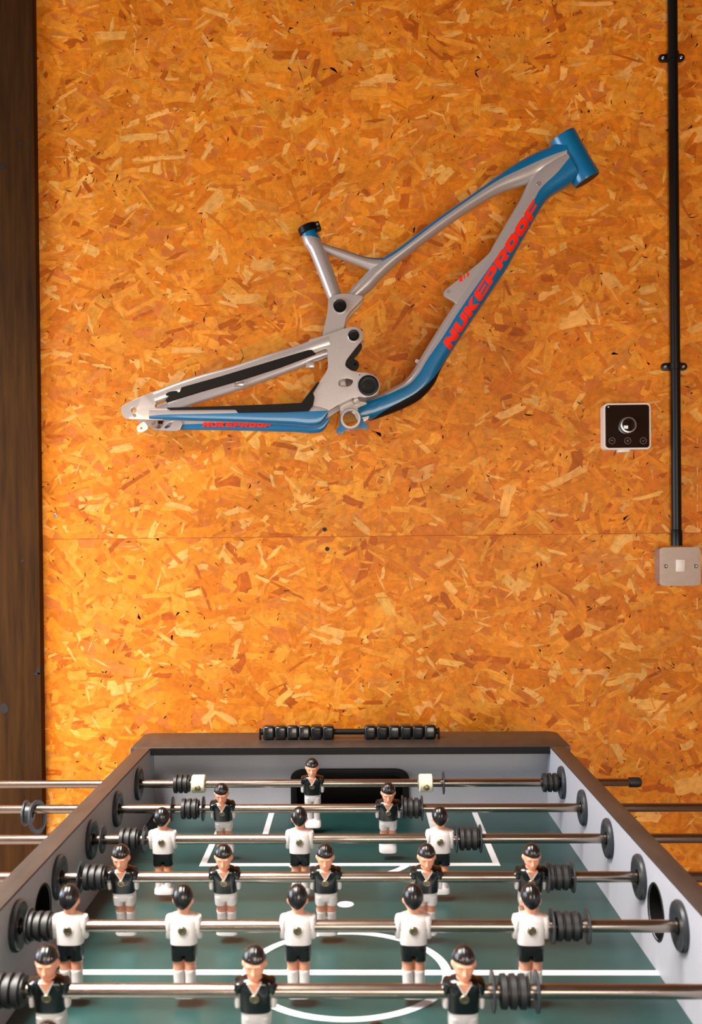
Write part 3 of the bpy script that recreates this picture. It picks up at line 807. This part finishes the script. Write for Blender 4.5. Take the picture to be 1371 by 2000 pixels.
far_cs = [o for o in bike.children if o.name.startswith('chainstay') and 'guard' not in o.name][-1]
for i, ch in enumerate('NUKEPROOF'):
    bm = letter_bm(ch)
    for v in bm.verts:
        qx = 395 + i * 15.0 + v.co.x * 13.5 + 3 * v.co.y; qy = 833.5 + 0.006 * (qx - 395) - v.co.y * 9
        v.co = at(qx, qy, BY + half(qx) - .0112)
    ext = bmesh.ops.extrude_face_region(bm, geom=bm.faces[:])
    bmesh.ops.translate(bm, verts=[g for g in ext['geom'] if isinstance(g, bmesh.types.BMVert)], vec=(0, 0.001, 0))
    link_mesh('decal_letter', bm, M_RED, far_cs, smooth=False)
bm = bmesh.new()
for x0, x1 in ((897, 903), (905.5, 908), (912, 916)):
    a, b = at(x0, 549 - (x0 - 897) * .68, BY - .0163), at(x1, 546 - (x1 - 897) * .68, BY - .0163)
    add_box(bm, (a.x, BY - .0164, min(a.z, b.z) - .001), (b.x, BY - .0158, max(a.z, b.z) + .001))
link_mesh('decal_mark', bm, M_RED, bike, smooth=False)

# ================================================================== foosball table
HW, OW = 0.344, 0.369                     # half widths: inner and outer wall face
RIM, FLD = 0.036, -0.0845                 # rim and playfield, from the rods
YF, YN = 0.140, -1.172                    # inner faces of the end walls
YMID = -0.514
CAPF, CAPR = 0.106, 0.236
table = tag(empty('foosball_table', (0, YMID, 0)), 'foosball table with green playfield, grey walls and dark brown rim', 'foosball table')
def Z(z): return ROD_Z + z
rod_y = [-0.15 * i for i in range(8)]
for s in (-1, 1):
    bm = bmesh.new()
    y0, y1, z0, z1 = YN - 0.03, CAPF + 0.04, Z(-0.24), Z(RIM - 0.003)
    hole = [(YMID + 0.004 + .030 * math.cos(2 * PI * k / 28), Z(-0.019) + .030 * math.sin(2 * PI * k / 28)) for k in range(28)]
    add_plate(bm, [(y0, z0), (y1, z0), (y1, z1), (y0, z1)], [hole], lambda y, z: Vector((s * HW, y, z)), (s * (OW - HW), 0, 0))
    sw = link_mesh('side_wall', bm, M_TGREY, table)
    bm = bmesh.new()
    add_lathe(bm, (s * HW, YMID + 0.004, Z(-0.019)), (s, 0, 0), [(-.0004, .0292), (-.0012, .0306), (.0, .0318), (.001, .0296), (.03, .029), (.06, .027), (.06, 0)], 32, False)
    link_mesh('ball_inlet', bm, M_TBLACK, table)
    box('top_rail', (min(s * HW, s * OW) - 0.0005, YN - 0.03, Z(RIM - 0.003)), (max(s * HW, s * OW) + 0.0005, CAPF + 0.001, Z(RIM)), M_TBROWN, table, 0.0008)
    for i, y in enumerate(rod_y):
        bx = s * HW
        lathe('rod_bushing', (bx, y, Z(0)), (-s, 0, 0), [(-.026, .0088), (-.026, .013), (0, .013), (0, .0258), (.003, .0262), (.0055, .0245), (.0068, .020), (.0060, .0155), (.0045, .0120), (.0045, .0088)], M_BUSH, table, 36, torus=True)
# playfield
field = box('playfield', (-HW, YN, Z(FLD - 0.012)), (HW, YF, Z(FLD)), M_FIELD, table)
def dY(depth_px_y):     # distance along the field of a photograph row
    return 0
LZ = Z(FLD)
LIFT = [0]
def line_rect(x0, y0, x1, y1):
    LIFT[0] += 1
    bm = bmesh.new(); add_box(bm, (x0, y0, LZ - 0.0005), (x1, y1, LZ + 0.0003 - 0.000006 * LIFT[0]))
    link_mesh('field_line', bm, M_LINE, field, smooth=False)
def line_arc(cx_, cy_, r, w, a0, a1, n=64):
    bm = bmesh.new()
    inn = []; out = []
    for k in range(n + 1):
        a = a0 + (a1 - a0) * k / n
        c, s_ = math.cos(a), math.sin(a)
        out.append([bm.verts.new((cx_ + r * c, cy_ + r * s_, LZ + z)) for z in (-.0005, .0004)])
        inn.append([bm.verts.new((cx_ + (r - w) * c, cy_ + (r - w) * s_, LZ + z)) for z in (-.0005, .0004)])
    for k in range(n):
        for q in ((out[k][1], out[k + 1][1], inn[k + 1][1], inn[k][1]), (out[k][0], inn[k][0], inn[k + 1][0], out[k + 1][0]), (out[k][0], out[k + 1][0], out[k + 1][1], out[k][1]), (inn[k][0], inn[k][1], inn[k + 1][1], inn[k + 1][0])):
            bm.faces.new(q)
    bmesh.ops.remove_doubles(bm, verts=bm.verts[:], dist=1e-6)
    link_mesh('field_line', bm, M_LINE, field, smooth=False)
for sg in (1, -1):
    def Yd(d): return YMID + sg * d           # d measured from the half-way line toward the goal
    lo = lambda a, b: (min(a, b), max(a, b))
    e = 0.654; f_ = 0.362; w_ = .0095
    for s in (-1, 1):
        a, b = lo(Yd(f_), Yd(e)); line_rect(min(s * .2215, s * .212), a, max(s * .2215, s * .212), b)
        a, b = lo(Yd(.500), Yd(e)); line_rect(min(s * .142, s * .1325), a, max(s * .142, s * .1325), b)
    a, b = lo(Yd(f_), Yd(f_ + .013)); line_rect(-.212, a, .212, b)
    a, b = lo(Yd(.500), Yd(.513)); line_rect(-.1325, a, .1325, b)
    base = PI * 1.5 if sg > 0 else PI / 2
    line_arc(0, Yd(f_ + .045), .1, .011, base - 1.1, base + 1.1, 40)
    bm = bmesh.new(); add_lathe(bm, (-.004, Yd(.207), LZ - .0005), (0, 0, 1), [(0, .011), (.0009, .011)], 32); link_mesh('penalty_spot', bm, M_LINE, field, smooth=False)
line_rect(-HW, YMID - .0085, HW, YMID + .0045)
line_arc(-.001, YMID - .001, .117, .0105, 0, 2 * PI, 96)
# end walls, caps
gx = 0.1035
for sg in (1, -1):
    yi = YF if sg > 0 else YN
    yo = CAPR if sg > 0 else YN - (CAPR - YF)
    def wallpt(x, z, yi=yi): return Vector((x, yi, z))
    bm = bmesh.new()
    gz0, gz1 = Z(FLD + .001), Z(-.012)
    arch = [(-gx + .004, gz0), (gx - .004, gz0), (gx - .004, gz1 - .016), (gx - .024, gz1), (-gx + .024, gz1), (-gx + .004, gz1 - .016)]
    add_plate(bm, [(-HW, Z(-.24)), (HW, Z(-.24)), (HW, Z(RIM - .013)), (-HW, Z(RIM - .013))], [arch], wallpt, (0, sg * .025, 0))
    link_mesh('end_wall', bm, M_TGREY, table)
    # goal: an arched frame and the box behind it
    bm = bmesh.new()
    def ar(hw, zt, r):
        pts = [(-hw, gz0 - .0006), (-hw, zt - r)] + [(-hw + r * 1.6 - r * 1.6 * math.cos(PI / 2 * k / 6), zt - r + r * math.sin(PI / 2 * k / 6)) for k in range(1, 7)]
        return pts + [(-x, z) for x, z in reversed(pts)]
    out = ar(gx, Z(-.0085), .016); inn = ar(gx - .011, Z(-.020), .012)
    loop = out + list(reversed(inn))
    add_plate(bm, loop, [], lambda x, z, yi=yi, sg=sg: Vector((x, yi - sg * .006, z)), (0, sg * .03, 0), .0015)
    goal = link_mesh('goal_frame', bm, M_TBLACK, table)
    bm = bmesh.new()
    ya, yb2 = sorted((yi + sg * .0255, yi + sg * .0275))
    add_box(bm, (-gx - .002, ya + sg * .05, Z(FLD - .05)), (gx + .002, yb2 + sg * .05, Z(-.002)))
    y2a, y2b = sorted((yi + sg * .0255, yi + sg * .0755))
    add_box(bm, (-gx - .002, y2a, Z(-.004)), (gx + .002, y2b, Z(-.002)))
    for s in (-1, 1): add_box(bm, (s * gx - .001, y2a, Z(FLD - .05)), (s * gx + .001, y2b, Z(-.004)))
    add_box(bm, (-gx, y2a, Z(FLD - .05)), (gx, y2b, Z(FLD - .048)))
    link_mesh('goal_box', bm, M_TBLACK, goal, smooth=False)
    # cap board with rounded outer corners
    bm = bmesh.new()
    yc0 = CAPF if sg > 0 else YN + (YF - CAPF)
    r = .018; hw = .378
    def corner(sx): return [(sx * (hw - r) + sx * r * math.sin(PI / 2 * k / 6), yo - sg * r + sg * r * math.cos(PI / 2 * k / 6)) for k in range(7)]
    loop = [(-hw, yc0), (hw, yc0)] + list(reversed(corner(1))) + corner(-1)
    add_plate(bm, loop, [], lambda x, y: Vector((x, y, Z(RIM + .0004))), (0, 0, -.0134), .0012)
    cap = link_mesh('end_cap', bm, M_TBROWN, table)
    ylo, yhi = sorted((yc0 - sg * .0006, yc0 + sg * .004))
    box('cap_edge', (-HW + .001, ylo, Z(RIM - .0128)), (HW - .001, yhi, Z(RIM - .0006)), M_TBLACK, cap)
    ylo, yhi = sorted((yi + sg * .076, yo - sg * .006))
    box('end_panel', (-OW, ylo, Z(-.24)), (OW, yhi, Z(RIM - .0135)), M_TBROWN, table)
box('cabinet_bottom', (-HW, YN - .02, Z(-.24)), (HW, YF + .02, Z(-.225)), M_TBLACK, table)
for sx in (-1, 1):
    for y in (-1.16, 0.11):
        bm = bmesh.new(); add_box(bm, (sx * .315 - .045, y - .045, 0), (sx * .315 + .045, y + .045, Z(-.2401)), .004)
        link_mesh('leg', bm, M_TBROWN, table)
# score counter on the far cap
by_ = 0.176; bz_ = Z(RIM + .0130)
b0, b1 = at(513, 1434, by_).x, at(852, 1434, by_).x
bar = lathe('score_counter', (b0 - .004, by_, bz_), (1, 0, 0), [(0, .0052), (b1 - b0 + .008, .0052)], M_TBLACK, table, 16)
bm = bmesh.new()
for x in (b0 - .006, b1 + .003):
    add_box(bm, (x, by_ - .006, Z(RIM + .0003)), (x + .003, by_ + .006, bz_ + .006), .0008)
link_mesh('counter_bracket', bm, M_TBLACK, bar)
bead_me = None
for x0, x1 in ((514, 653), (711.5, 851)):
    X0, X1 = at(x0, 1434, by_).x, at(x1, 1434, by_).x
    for k in range(6):
        xc = X0 + (X1 - X0) * (k + .5) / 6
        if bead_me is None:
            bm = bmesh.new(); h = (X1 - X0) / 12 * .985
            add_box(bm, (-h, -.0118, -.0120), (h, .0118, .0120), .0042, 0, 3)
            o = link_mesh('score_bead', bm, M_PBLACK, bar); bead_me = o.data
        else:
            o = bpy.data.objects.new('score_bead', bead_me); COL.objects.link(o); o.parent = bar
        o.matrix_local = world_of(bar).inverted() @ Matrix.Translation((xc, by_, bz_)) @ Matrix.Rotation(random.uniform(-.12, .12), 4, 'X')

# ================================================================== players
def loft_rings(bm, rings, seg=20, mi=0, groove=None):
    """rings: (z, cx, cy, a, b, n) superellipses"""
    R = []
    for z, x0, y0, a, b, n in rings:
        e = 2 / n; rr = []
        for k in range(seg):
            t = 2 * PI * k / seg; c, s = math.cos(t), math.sin(t)
            rr.append(bm.verts.new((x0 + a * math.copysign(abs(c) ** e, c), y0 + b * math.copysign(abs(s) ** e, s), z)))
        R.append(rr)
    for r0, r1 in zip(R, R[1:]):
        for k in range(seg):
            bm.faces.new((r0[k], r0[(k + 1) % seg], r1[(k + 1) % seg], r1[k])).material_index = mi
    bm.faces.new(list(reversed(R[0]))); bm.faces.new(R[-1])

ZM = [(-.0800, -.0805), (-.0735, -.0745), (-.0470, -.0445), (-.0366, -.0342), (-.0190, -.0174), (0, 0), (.0165, .0140), (.0475, .0446), (.06, .056)]
def zmap(z):
    for (a, b), (c, d) in zip(ZM, ZM[1:]):
        if z <= c: return b + (z - a) / (c - a) * (d - b)
    return z
def fit_player(bm):
    for v in bm.verts: v.co.z = zmap(v.co.z)
    return bm
def free_mesh(name, bm, mt):
    if name in ('shirt', 'sleeve', 'collar', 'shorts', 'hair', 'socks'): fit_player(bm)
    bmesh.ops.recalc_face_normals(bm, faces=bm.faces[:])
    me = bpy.data.meshes.new(name); bm.to_mesh(me); bm.free(); me.materials.append(mt)
    me.polygons.foreach_set('use_smooth', [True] * len(me.polygons))
    try: me.set_sharp_from_angle(angle=math.radians(45))
    except Exception: pass
    return me

def body_mesh(vneck):
    bm = bmesh.new()
    for s in (-1, 1):      # legs
        loft_rings(bm, [(-.058, s * .0058, .0, .0052, .0068, 2.4), (-.050, s * .0059, 0, .0056, .0072, 2.4), (-.042, s * .0060, 0, .0058, .0074, 2.4), (-.030, s * .0062, 0, .0062, .0078, 2.4), (-.016, s * .0055, 0, .0070, .0080, 2.4)])
    loft_rings(bm, [(-.030, 0, 0, .0112, .0072, 3), (-.018, 0, 0, .0118, .0074, 3), (0, 0, 0, .0122, .0072, 3), (.010, 0, 0, .0126, .0070, 3), (.0145, 0, 0, .010, .0060, 2.4), (.0165, 0, 0, .0066, .0058, 2.2), (.020, 0, -.0002, .0060, .0058, 2), (.024, 0, -.0005, .0062, .0062, 2)])
    # head: jaw to crown
    loft_rings(bm, [(.0195, 0, -.0030, .0030, .0040, 2), (.0205, 0, -.0028, .0055, .0062, 2), (.0225, 0, -.0022, .0072, .0080, 2.1), (.0255, 0, -.0014, .0086, .0092, 2.2), (.0300, 0, -.0006, .0094, .0098, 2.2), (.0345, 0, -.0004, .0096, .0100, 2.2), (.0395, 0, 0, .0092, .0098, 2.1), (.0430, 0, .0004, .0074, .0080, 2), (.0452, 0, .0006, .0036, .004, 2)])
    # nose, brow, lips, ears
    loft_rings(bm, [(.0248, 0, -.0104, .0019, .0018, 2), (.0262, 0, -.0116, .0021, .0022, 2), (.0285, 0, -.0108, .0016, .0019, 2), (.0325, 0, -.0098, .0012, .0014, 2)], 12)
    loft_rings(bm, [(.0322, 0, -.0086, .0062, .0020, 2.4), (.0332, 0, -.0091, .0068, .0022, 2.4), (.0345, 0, -.0086, .0066, .0020, 2.4)], 16)
    loft_rings(bm, [(.0218, 0, -.0092, .0026, .0012, 2), (.0226, 0, -.0099, .0030, .0013, 2), (.0236, 0, -.0095, .0026, .0012, 2)], 12)
    for s in (-1, 1):
        loft_rings(bm, [(.0268, s * .0092, .0004, .0010, .0016, 2), (.0295, s * .0099, .0006, .0014, .0022, 2), (.0325, s * .0098, .0008, .0012, .0020, 2)], 10)
        # hands
        loft_rings(bm, [(-.0150, s * .0155, -.0020, .0016, .0026, 2), (-.0130, s * .0155, -.0018, .0022, .0034, 2.2), (-.0085, s * .0155, -.0010, .0024, .0036, 2.2), (-.0040, s * .0153, 0, .0024, .0036, 2.2)], 12)
        loft_rings(bm, [(-.006, s * .0150, 0, .004, .003, 2), (.006, s * .0142, 0, .004, .003, 2)], 12)
    if vneck:   # bare chest inside the neckline
        a = [bm.verts.new((x, y, z)) for y in (-.0098, -.004) for x, z in ((-.0054, .0165), (.0054, .0165), (.0008, .0048), (-.0008, .0048))]
        for q in ((0, 1, 2, 3), (7, 6, 5, 4), (0, 4, 5, 1), (1, 5, 6, 2), (2, 6, 7, 3), (3, 7, 4, 0)): bm.faces.new([a[i] for i in q])
    fit_player(bm)
    bmesh.ops.recalc_face_normals(bm, faces=bm.faces[:])
    me = bpy.data.meshes.new('tmp'); bm.to_mesh(me); bm.free()
    o = bpy.data.objects.new('tmp', me); COL.objects.link(o)
    md = o.modifiers.new('r', 'REMESH'); md.mode = 'VOXEL'; md.voxel_size = 0.0006
    ms = o.modifiers.new('s', 'SMOOTH'); ms.factor = 0.5; ms.iterations = 3
    dg = bpy.context.evaluated_depsgraph_get()
    me2 = bpy.data.meshes.new_from_object(o.evaluated_get(dg)); me2.name = 'player'
    bpy.data.objects.remove(o)
    me2.materials.clear(); me2.materials.append(M_SKIN)
    me2.polygons.foreach_set('use_smooth', [True] * len(me2.polygons))
    return me2

def hair_mesh(back_low):
    bm = bmesh.new(); nt_, nz_ = 72, 14
    rings = []
    for j in range(nz_ + 1):
        f = j / nz_
        rr = []
        for k in range(nt_):
            t = 2 * PI * k / nt_
            fy = -math.sin(t)                       # +1 = forehead
            zlow = .0362 if fy > .25 else .0362 - ((.25 - fy) / 1.25) ** 1.9 * back_low
            if fy > .25: zlow += .0006 * math.cos(3 * t)
            phi0 = math.acos(max(-1, min(1, (zlow - .0325) / .0150)))
            phi = phi0 * (1 - f) + 0.02 * f
            rid = 1 + .018 * math.cos(26 * math.sin(phi) * math.cos(t) * 1.0) * (1 if f > .08 else 0)
            rr.append(bm.verts.new((.0108 * math.sin(phi) * math.cos(t) * rid, .0004 + .0116 * math.sin(phi) * math.sin(t) * rid, .0325 + .0150 * math.cos(phi) * rid)))
        rings.append(rr)
    low = [bm.verts.new((v.co.x * .86, v.co.y * .86, v.co.z + .0006)) for v in rings[0]]
    rings.insert(0, low)
    for r0, r1 in zip(rings, rings[1:]):
        for k in range(nt_): bm.faces.new((r0[k], r0[(k + 1) % nt_], r1[(k + 1) % nt_], r1[k]))
    bm.faces.new(rings[-1]); bm.faces.new(list(reversed(rings[0])))
    return bm

def shirt_bm():
    bm = bmesh.new()
    loft_rings(bm, [(-.0190, 0, 0, .0132, .0085, 3.2), (-.0186, 0, 0, .0139, .0090, 3.2), (-.010, 0, 0, .0142, .0093, 3.2), (0, 0, 0, .0146, .0094, 3.2), (.008, 0, 0, .0152, .0092, 3.0), (.0125, 0, 0, .0150, .0086, 2.8), (.0152, 0, 0, .0125, .0074, 2.6), (.0168, 0, 0, .0082, .0062, 2.3), (.0172, 0, 0, .006, .005, 2)], 36)
    return bm
def sleeves_into(bm, z_end, w=.0040):
    for s in (-1, 1):
        rows = [(.0140, s * .0126, 0, .0030, .0050, 2), (.0128, s * .0140, 0, .0042, .0068, 2.2), (.0085, s * .0149, 0, .0042, .0076, 2.4), (.000, s * .0154, 0, .0037, .0072, 2.4), (-.006, s * .0157, -.0006, .0034, .0062, 2.4), (-.0128, s * .0159, -.0012, .0030, .0050, 2.4), (-.0138, s * .0159, -.0012, .0022, .0038, 2.2)]
        rows = [r for r in rows if r[0] >= z_end]
        if z_end > -.01: rows.append((z_end, s * .0157, -.0003, .0037, .0061, 2.4))
        loft_rings(bm, rows, 18)
def arm_bm(s):
    bm = bmesh.new()
    if True:
        loft_rings(bm, [(.004, s * .0153, 0, .0032, .0056, 2.3), (-.003, s * .0158, 0, .0032, .0056, 2.3), (-.0105, s * .0160, -.001, .0030, .0050, 2.3), (-.0145, s * .0160, -.0016, .0026, .0042, 2.3), (-.0156, s * .0160, -.0018, .0016, .0028, 2)], 16)
    return bm
def shorts_bm():
    bm = bmesh.new()
    loft_rings(bm, [(-.0300, 0, 0, .0132, .0090, 3), (-.0250, 0, 0, .0134, .0092, 3), (-.0175, 0, 0, .0130, .0086, 3)], 32)
    for s in (-1, 1):
        loft_rings(bm, [(-.0366, s * .0066, 0, .0064, .0086, 2.8), (-.0362, s * .0066, 0, .0067, .0091, 2.8), (-.0300, s * .0066, 0, .0068, .0092, 2.8), (-.0240, s * .0066, 0, .0066, .0090, 2.8)], 22)
    return bm
def socks_bm():
    bm = bmesh.new()
    for s in (-1, 1):
        loft_rings(bm, [(-.0700, s * .0061, .0, .0058, .0070, 2.4), (-.0600, s * .0060, .0, .0054, .0070, 2.4), (-.0495, s * .0060, 0, .0058, .0076, 2.4), (-.0475, s * .0060, 0, .0061, .0079, 2.4), (-.0470, s * .0060, 0, .0058, .0076, 2.4)], 18)
    loft_rings(bm, [(-.0735, 0, -.0024, .0126, .0098, 4), (-.0728, 0, -.0024, .0134, .0106, 4), (-.0680, 0, -.0022, .0132, .0104, 3.6), (-.0645, 0, -.0012, .0112, .0086, 3), (-.0625, 0, 0, .0092, .0066, 2.6)], 32)
    return bm
def screw_mesh(sgn):
    bm = bmesh.new()
    y = .0088 * sgn
    add_lathe(bm, (0, y, -.0012), (0, sgn, 0), [(0, .0044), (.0014, .0044), (.0021, .0039), (.0021, .0026), (.0010, .0022), (.0010, .0010), (.0016, .0008), (.0016, 0)], 20)
    return bm
def recess_bm(sgn):
    bm = bmesh.new(); y = .0078 * sgn
    add_torus(bm, (0, y, -.0012), (0, sgn, 0), [(0, .0046), (.0018, .0046), (.0022, .0052), (.0014, .0064), (0, .0066)], 24)
    return bm
def collar_bm():
    bm = bmesh.new()
    for s in (-1, 1):
        a = [bm.verts.new((s * x, y, z)) for y in (-.0101, -.006) for x, z in ((.0054, .0165), (.0064, .0162), (.0009, .0030), (.0000, .0044))]
        for q in ((0, 1, 2, 3), (7, 6, 5, 4), (0, 4, 5, 1), (1, 5, 6, 2), (2, 6, 7, 3), (3, 7, 4, 0)): bm.faces.new([a[i] for i in q])
    return bm

PLAYER = {}
for team in ('black', 'white'):
    parts = []
    if team == 'black':
        body = body_mesh(True)
        b = shirt_bm(); sleeves_into(b, .0005); parts.append(('shirt', free_mesh('shirt', b, M_PBLACK)))
        parts += [('sleeve', free_mesh('sleeve', arm_bm(s), M_PWHITE)) for s in (-1, 1)]
        parts.append(('collar', free_mesh('collar', collar_bm(), M_PWHITE)))
        parts.append(('shorts', free_mesh('shorts', shorts_bm(), M_PWHITE)))
    else:
        body = body_mesh(False)
        b = shirt_bm(); sleeves_into(b, -.0140)
        parts.append(('shirt', free_mesh('shirt', b, M_PWHITE)))
        parts.append(('screw_recess', free_mesh('screw_recess', recess_bm(1), M_PWHITE)))
        parts.append(('shorts', free_mesh('shorts', shorts_bm(), M_PBLACK)))
    parts.append(('hair', free_mesh('hair', hair_mesh(.0125), M_HAIR)))
    parts.append(('socks', free_mesh('socks', socks_bm(), M_PWHITE)))
    parts.append(('screw', free_mesh('screw', screw_mesh(-1 if team == 'black' else 1), M_BRASS)))
    PLAYER[team] = (body, parts)

def put_player(rod, team, x, y, tilt):
    body, parts = PLAYER[team]
    o = bpy.data.objects.new('player', body); COL.objects.link(o); o.parent = rod
    rz = 0 if team == 'black' else PI
    o.matrix_local = world_of(rod).inverted() @ Matrix.Translation((x, y, Z(0))) @ Matrix.Rotation(math.radians(tilt), 4, 'X') @ Matrix.Rotation(rz, 4, 'Z')
    for nm, me in parts:
        c = bpy.data.objects.new(nm, me); COL.objects.link(c); c.parent = o
    return o

def mk_free(bm, name, mt):
    return free_mesh(name, bm, mt)
bm = bmesh.new()
pr = [(0, .0075), (0, .0132)]
for k in range(3):
    t = k * .0083
    pr += [(t + .0006, .0148), (t + .0052, .0152), (t + .0060, .0138), (t + .0064, .0118), (t + .0079, .0118), (t + .0083, .0136)]
pr += [(.0255, .0130), (.0255, .0075)]
add_torus(bm, (-.01275, 0, 0), (1, 0, 0), pr, 32)
BUMPER = mk_free(bm, 'rubber_bumper', M_RUBBER)
bm = bmesh.new(); add_torus(bm, (-.001, 0, 0), (1, 0, 0), [(0, .0068), (0, .0178), (.0008, .0184), (.0016, .0182), (.0022, .0170), (.0022, .0068)], 32)
WASHER = mk_free(bm, 'washer', M_BUSH)
bm = bmesh.new(); add_torus(bm, (-.0110, 0, 0), (1, 0, 0), [(0, .0066), (0, .0128), (.0015, .0145), (.0205, .0145), (.022, .0128), (.022, .0066)], 32)
COLLAR = mk_free(bm, 'stop_collar', M_CREAM)
bm = bmesh.new(); add_lathe(bm, (0, -.0142, -.004), (0, -1, 0), [(-.004, .0052), (.0012, .0048), (.0024, .003), (.0026, 0)], 18)
CSCREW = mk_free(bm, 'screw', M_BRASS)

def rod_x(px, i):
    Y = rod_y[i]
    py0 = [1530, 1579, 1639, 1714, 1807, 1935, 2110][i]
    return at(px, py0, Y).x

RODS = [
 # team, x ends, players(px), tilt, bumpers(px centre), washers(px), label
 ('black', (-.80, at(1246, 1527, 0).x), [610], 15, [355.5, 1075], [866], 'steel rod with the single black-shirted goalkeeper and two cream stop collars'),
 ('black', (-.74, .70), [435, 758], 24, [372, 804], [337, 397, 785.5, 824], 'steel rod with two black-shirted defenders just before the goalkeeper'),
 ('white', (-.66, .78), [318, 585.5, 859], 6, [254, 916], [201, 283, 891, 938], 'steel rod with three white-shirted players across the penalty box'),
 ('black', (-.76, .66), [240, 439, 636, 832.5, 1036], 18, [187, 1091], [158, 1069, 1118], 'steel rod with five black-shirted midfielders facing the camera'),
 ('white', (-.66, .74), [137, 359, 582, 807, 1036], 3, [81, 1109], [58, 1078, 1147], 'steel rod with five white-shirted midfielders seen from behind'),
 ('black', (-.74, .66), [97, 499, 905], 12, [22, 1004], [-14, 962, 1048], 'nearest visible steel rod with three black-shirted players at the bottom edge'),
 ('white', (-.66, .74), [93, 735], 0, [-150, 850], [], 'steel rod below the bottom edge, only two dark hair tops peeking into the photo'),
]
for i, (team, (x0, x1), pl, tilt, bump_, wash, label) in enumerate(RODS):
    y = rod_y[i]
    root = tag(empty('player_rod', (0, y, Z(0))), label, 'foosball rod', 'player rods of the foosball table')
    lathe('rod', (x0, y, Z(0)), (1, 0, 0), [(0, .0058), (.001, .00635), (x1 - x0 - .001, .00635), (x1 - x0, .0058)], M_CHROME, root, 28)
    hs = -1 if team == 'black' else 1            # handle on the left for black, on the right for white
    he = x0 if hs < 0 else x1; ce = x1 if hs < 0 else x0
    lathe('handle', (he - hs * .035, y, Z(0)), (hs, 0, 0), [(0, .011), (.004, .0145), (.03, .0155), (.10, .0165), (.118, .0145), (.122, .008), (.122, 0)], M_RUBBER, root, 24)
    lathe('end_cap', (ce - (-hs) * .014, y, Z(0)), (-hs, 0, 0), [(0, .0068), (0, .0080), (.013, .0082), (.0175, .0072), (.0195, .004), (.0195, 0)], M_RUBBER, root, 24)
    for px in pl: put_player(root, team, rod_x(px, i), y, tilt)
    for lst, me, nm in ((bump_, BUMPER, 'rubber_bumper'), (wash, WASHER, 'washer')):
        for px in lst:
            o = bpy.data.objects.new(nm, me); COL.objects.link(o); o.parent = root
            o.location = (rod_x(px, i), 0, 0)
    if i == 0:
        for px in (388.5, 831.5):
            o = bpy.data.objects.new('stop_collar', COLLAR); COL.objects.link(o); o.parent = root
            o.location = (rod_x(px, 0), 0, 0)
            c = bpy.data.objects.new('screw', CSCREW); COL.objects.link(c); c.parent = o
# the loose ring and washer hanging on the second rod outside the table
rx_ = at(56, 1585, rod_y[1]).x
ring = tag(empty('loose_ring', (rx_, rod_y[1], Z(0))), 'black rubber bushing with a loose ring hanging on the rod left of the table', 'rubber ring')
lathe('washer', (rx_ - .006, rod_y[1], Z(-.006)), (1, 0, 0), [(0, .0066), (0, .0185), (.001, .0192), (.003, .0188), (.004, .0150), (.012, .0140), (.012, .0066)], M_BUSH, ring, 32, torus=True)
bm = bmesh.new()
cz_ = Z(-.0175)
add_torus(bm, (0, 0, 0), (1, 0, 0), [(-.0015, .0185), (.0015, .0185), (.0022, .0205), (.0015, .0245), (-.0015, .0245), (-.0022, .0205)], 40)
bmesh.ops.transform(bm, matrix=Matrix.Translation((rx_ + .013, rod_y[1], Z(-.0115))) @ Matrix.Rotation(-0.22, 4, 'Z') @ Matrix.Rotation(-.1, 4, 'Y'), verts=bm.verts[:])
link_mesh('hanging_ring', bm, M_BUSH, ring)
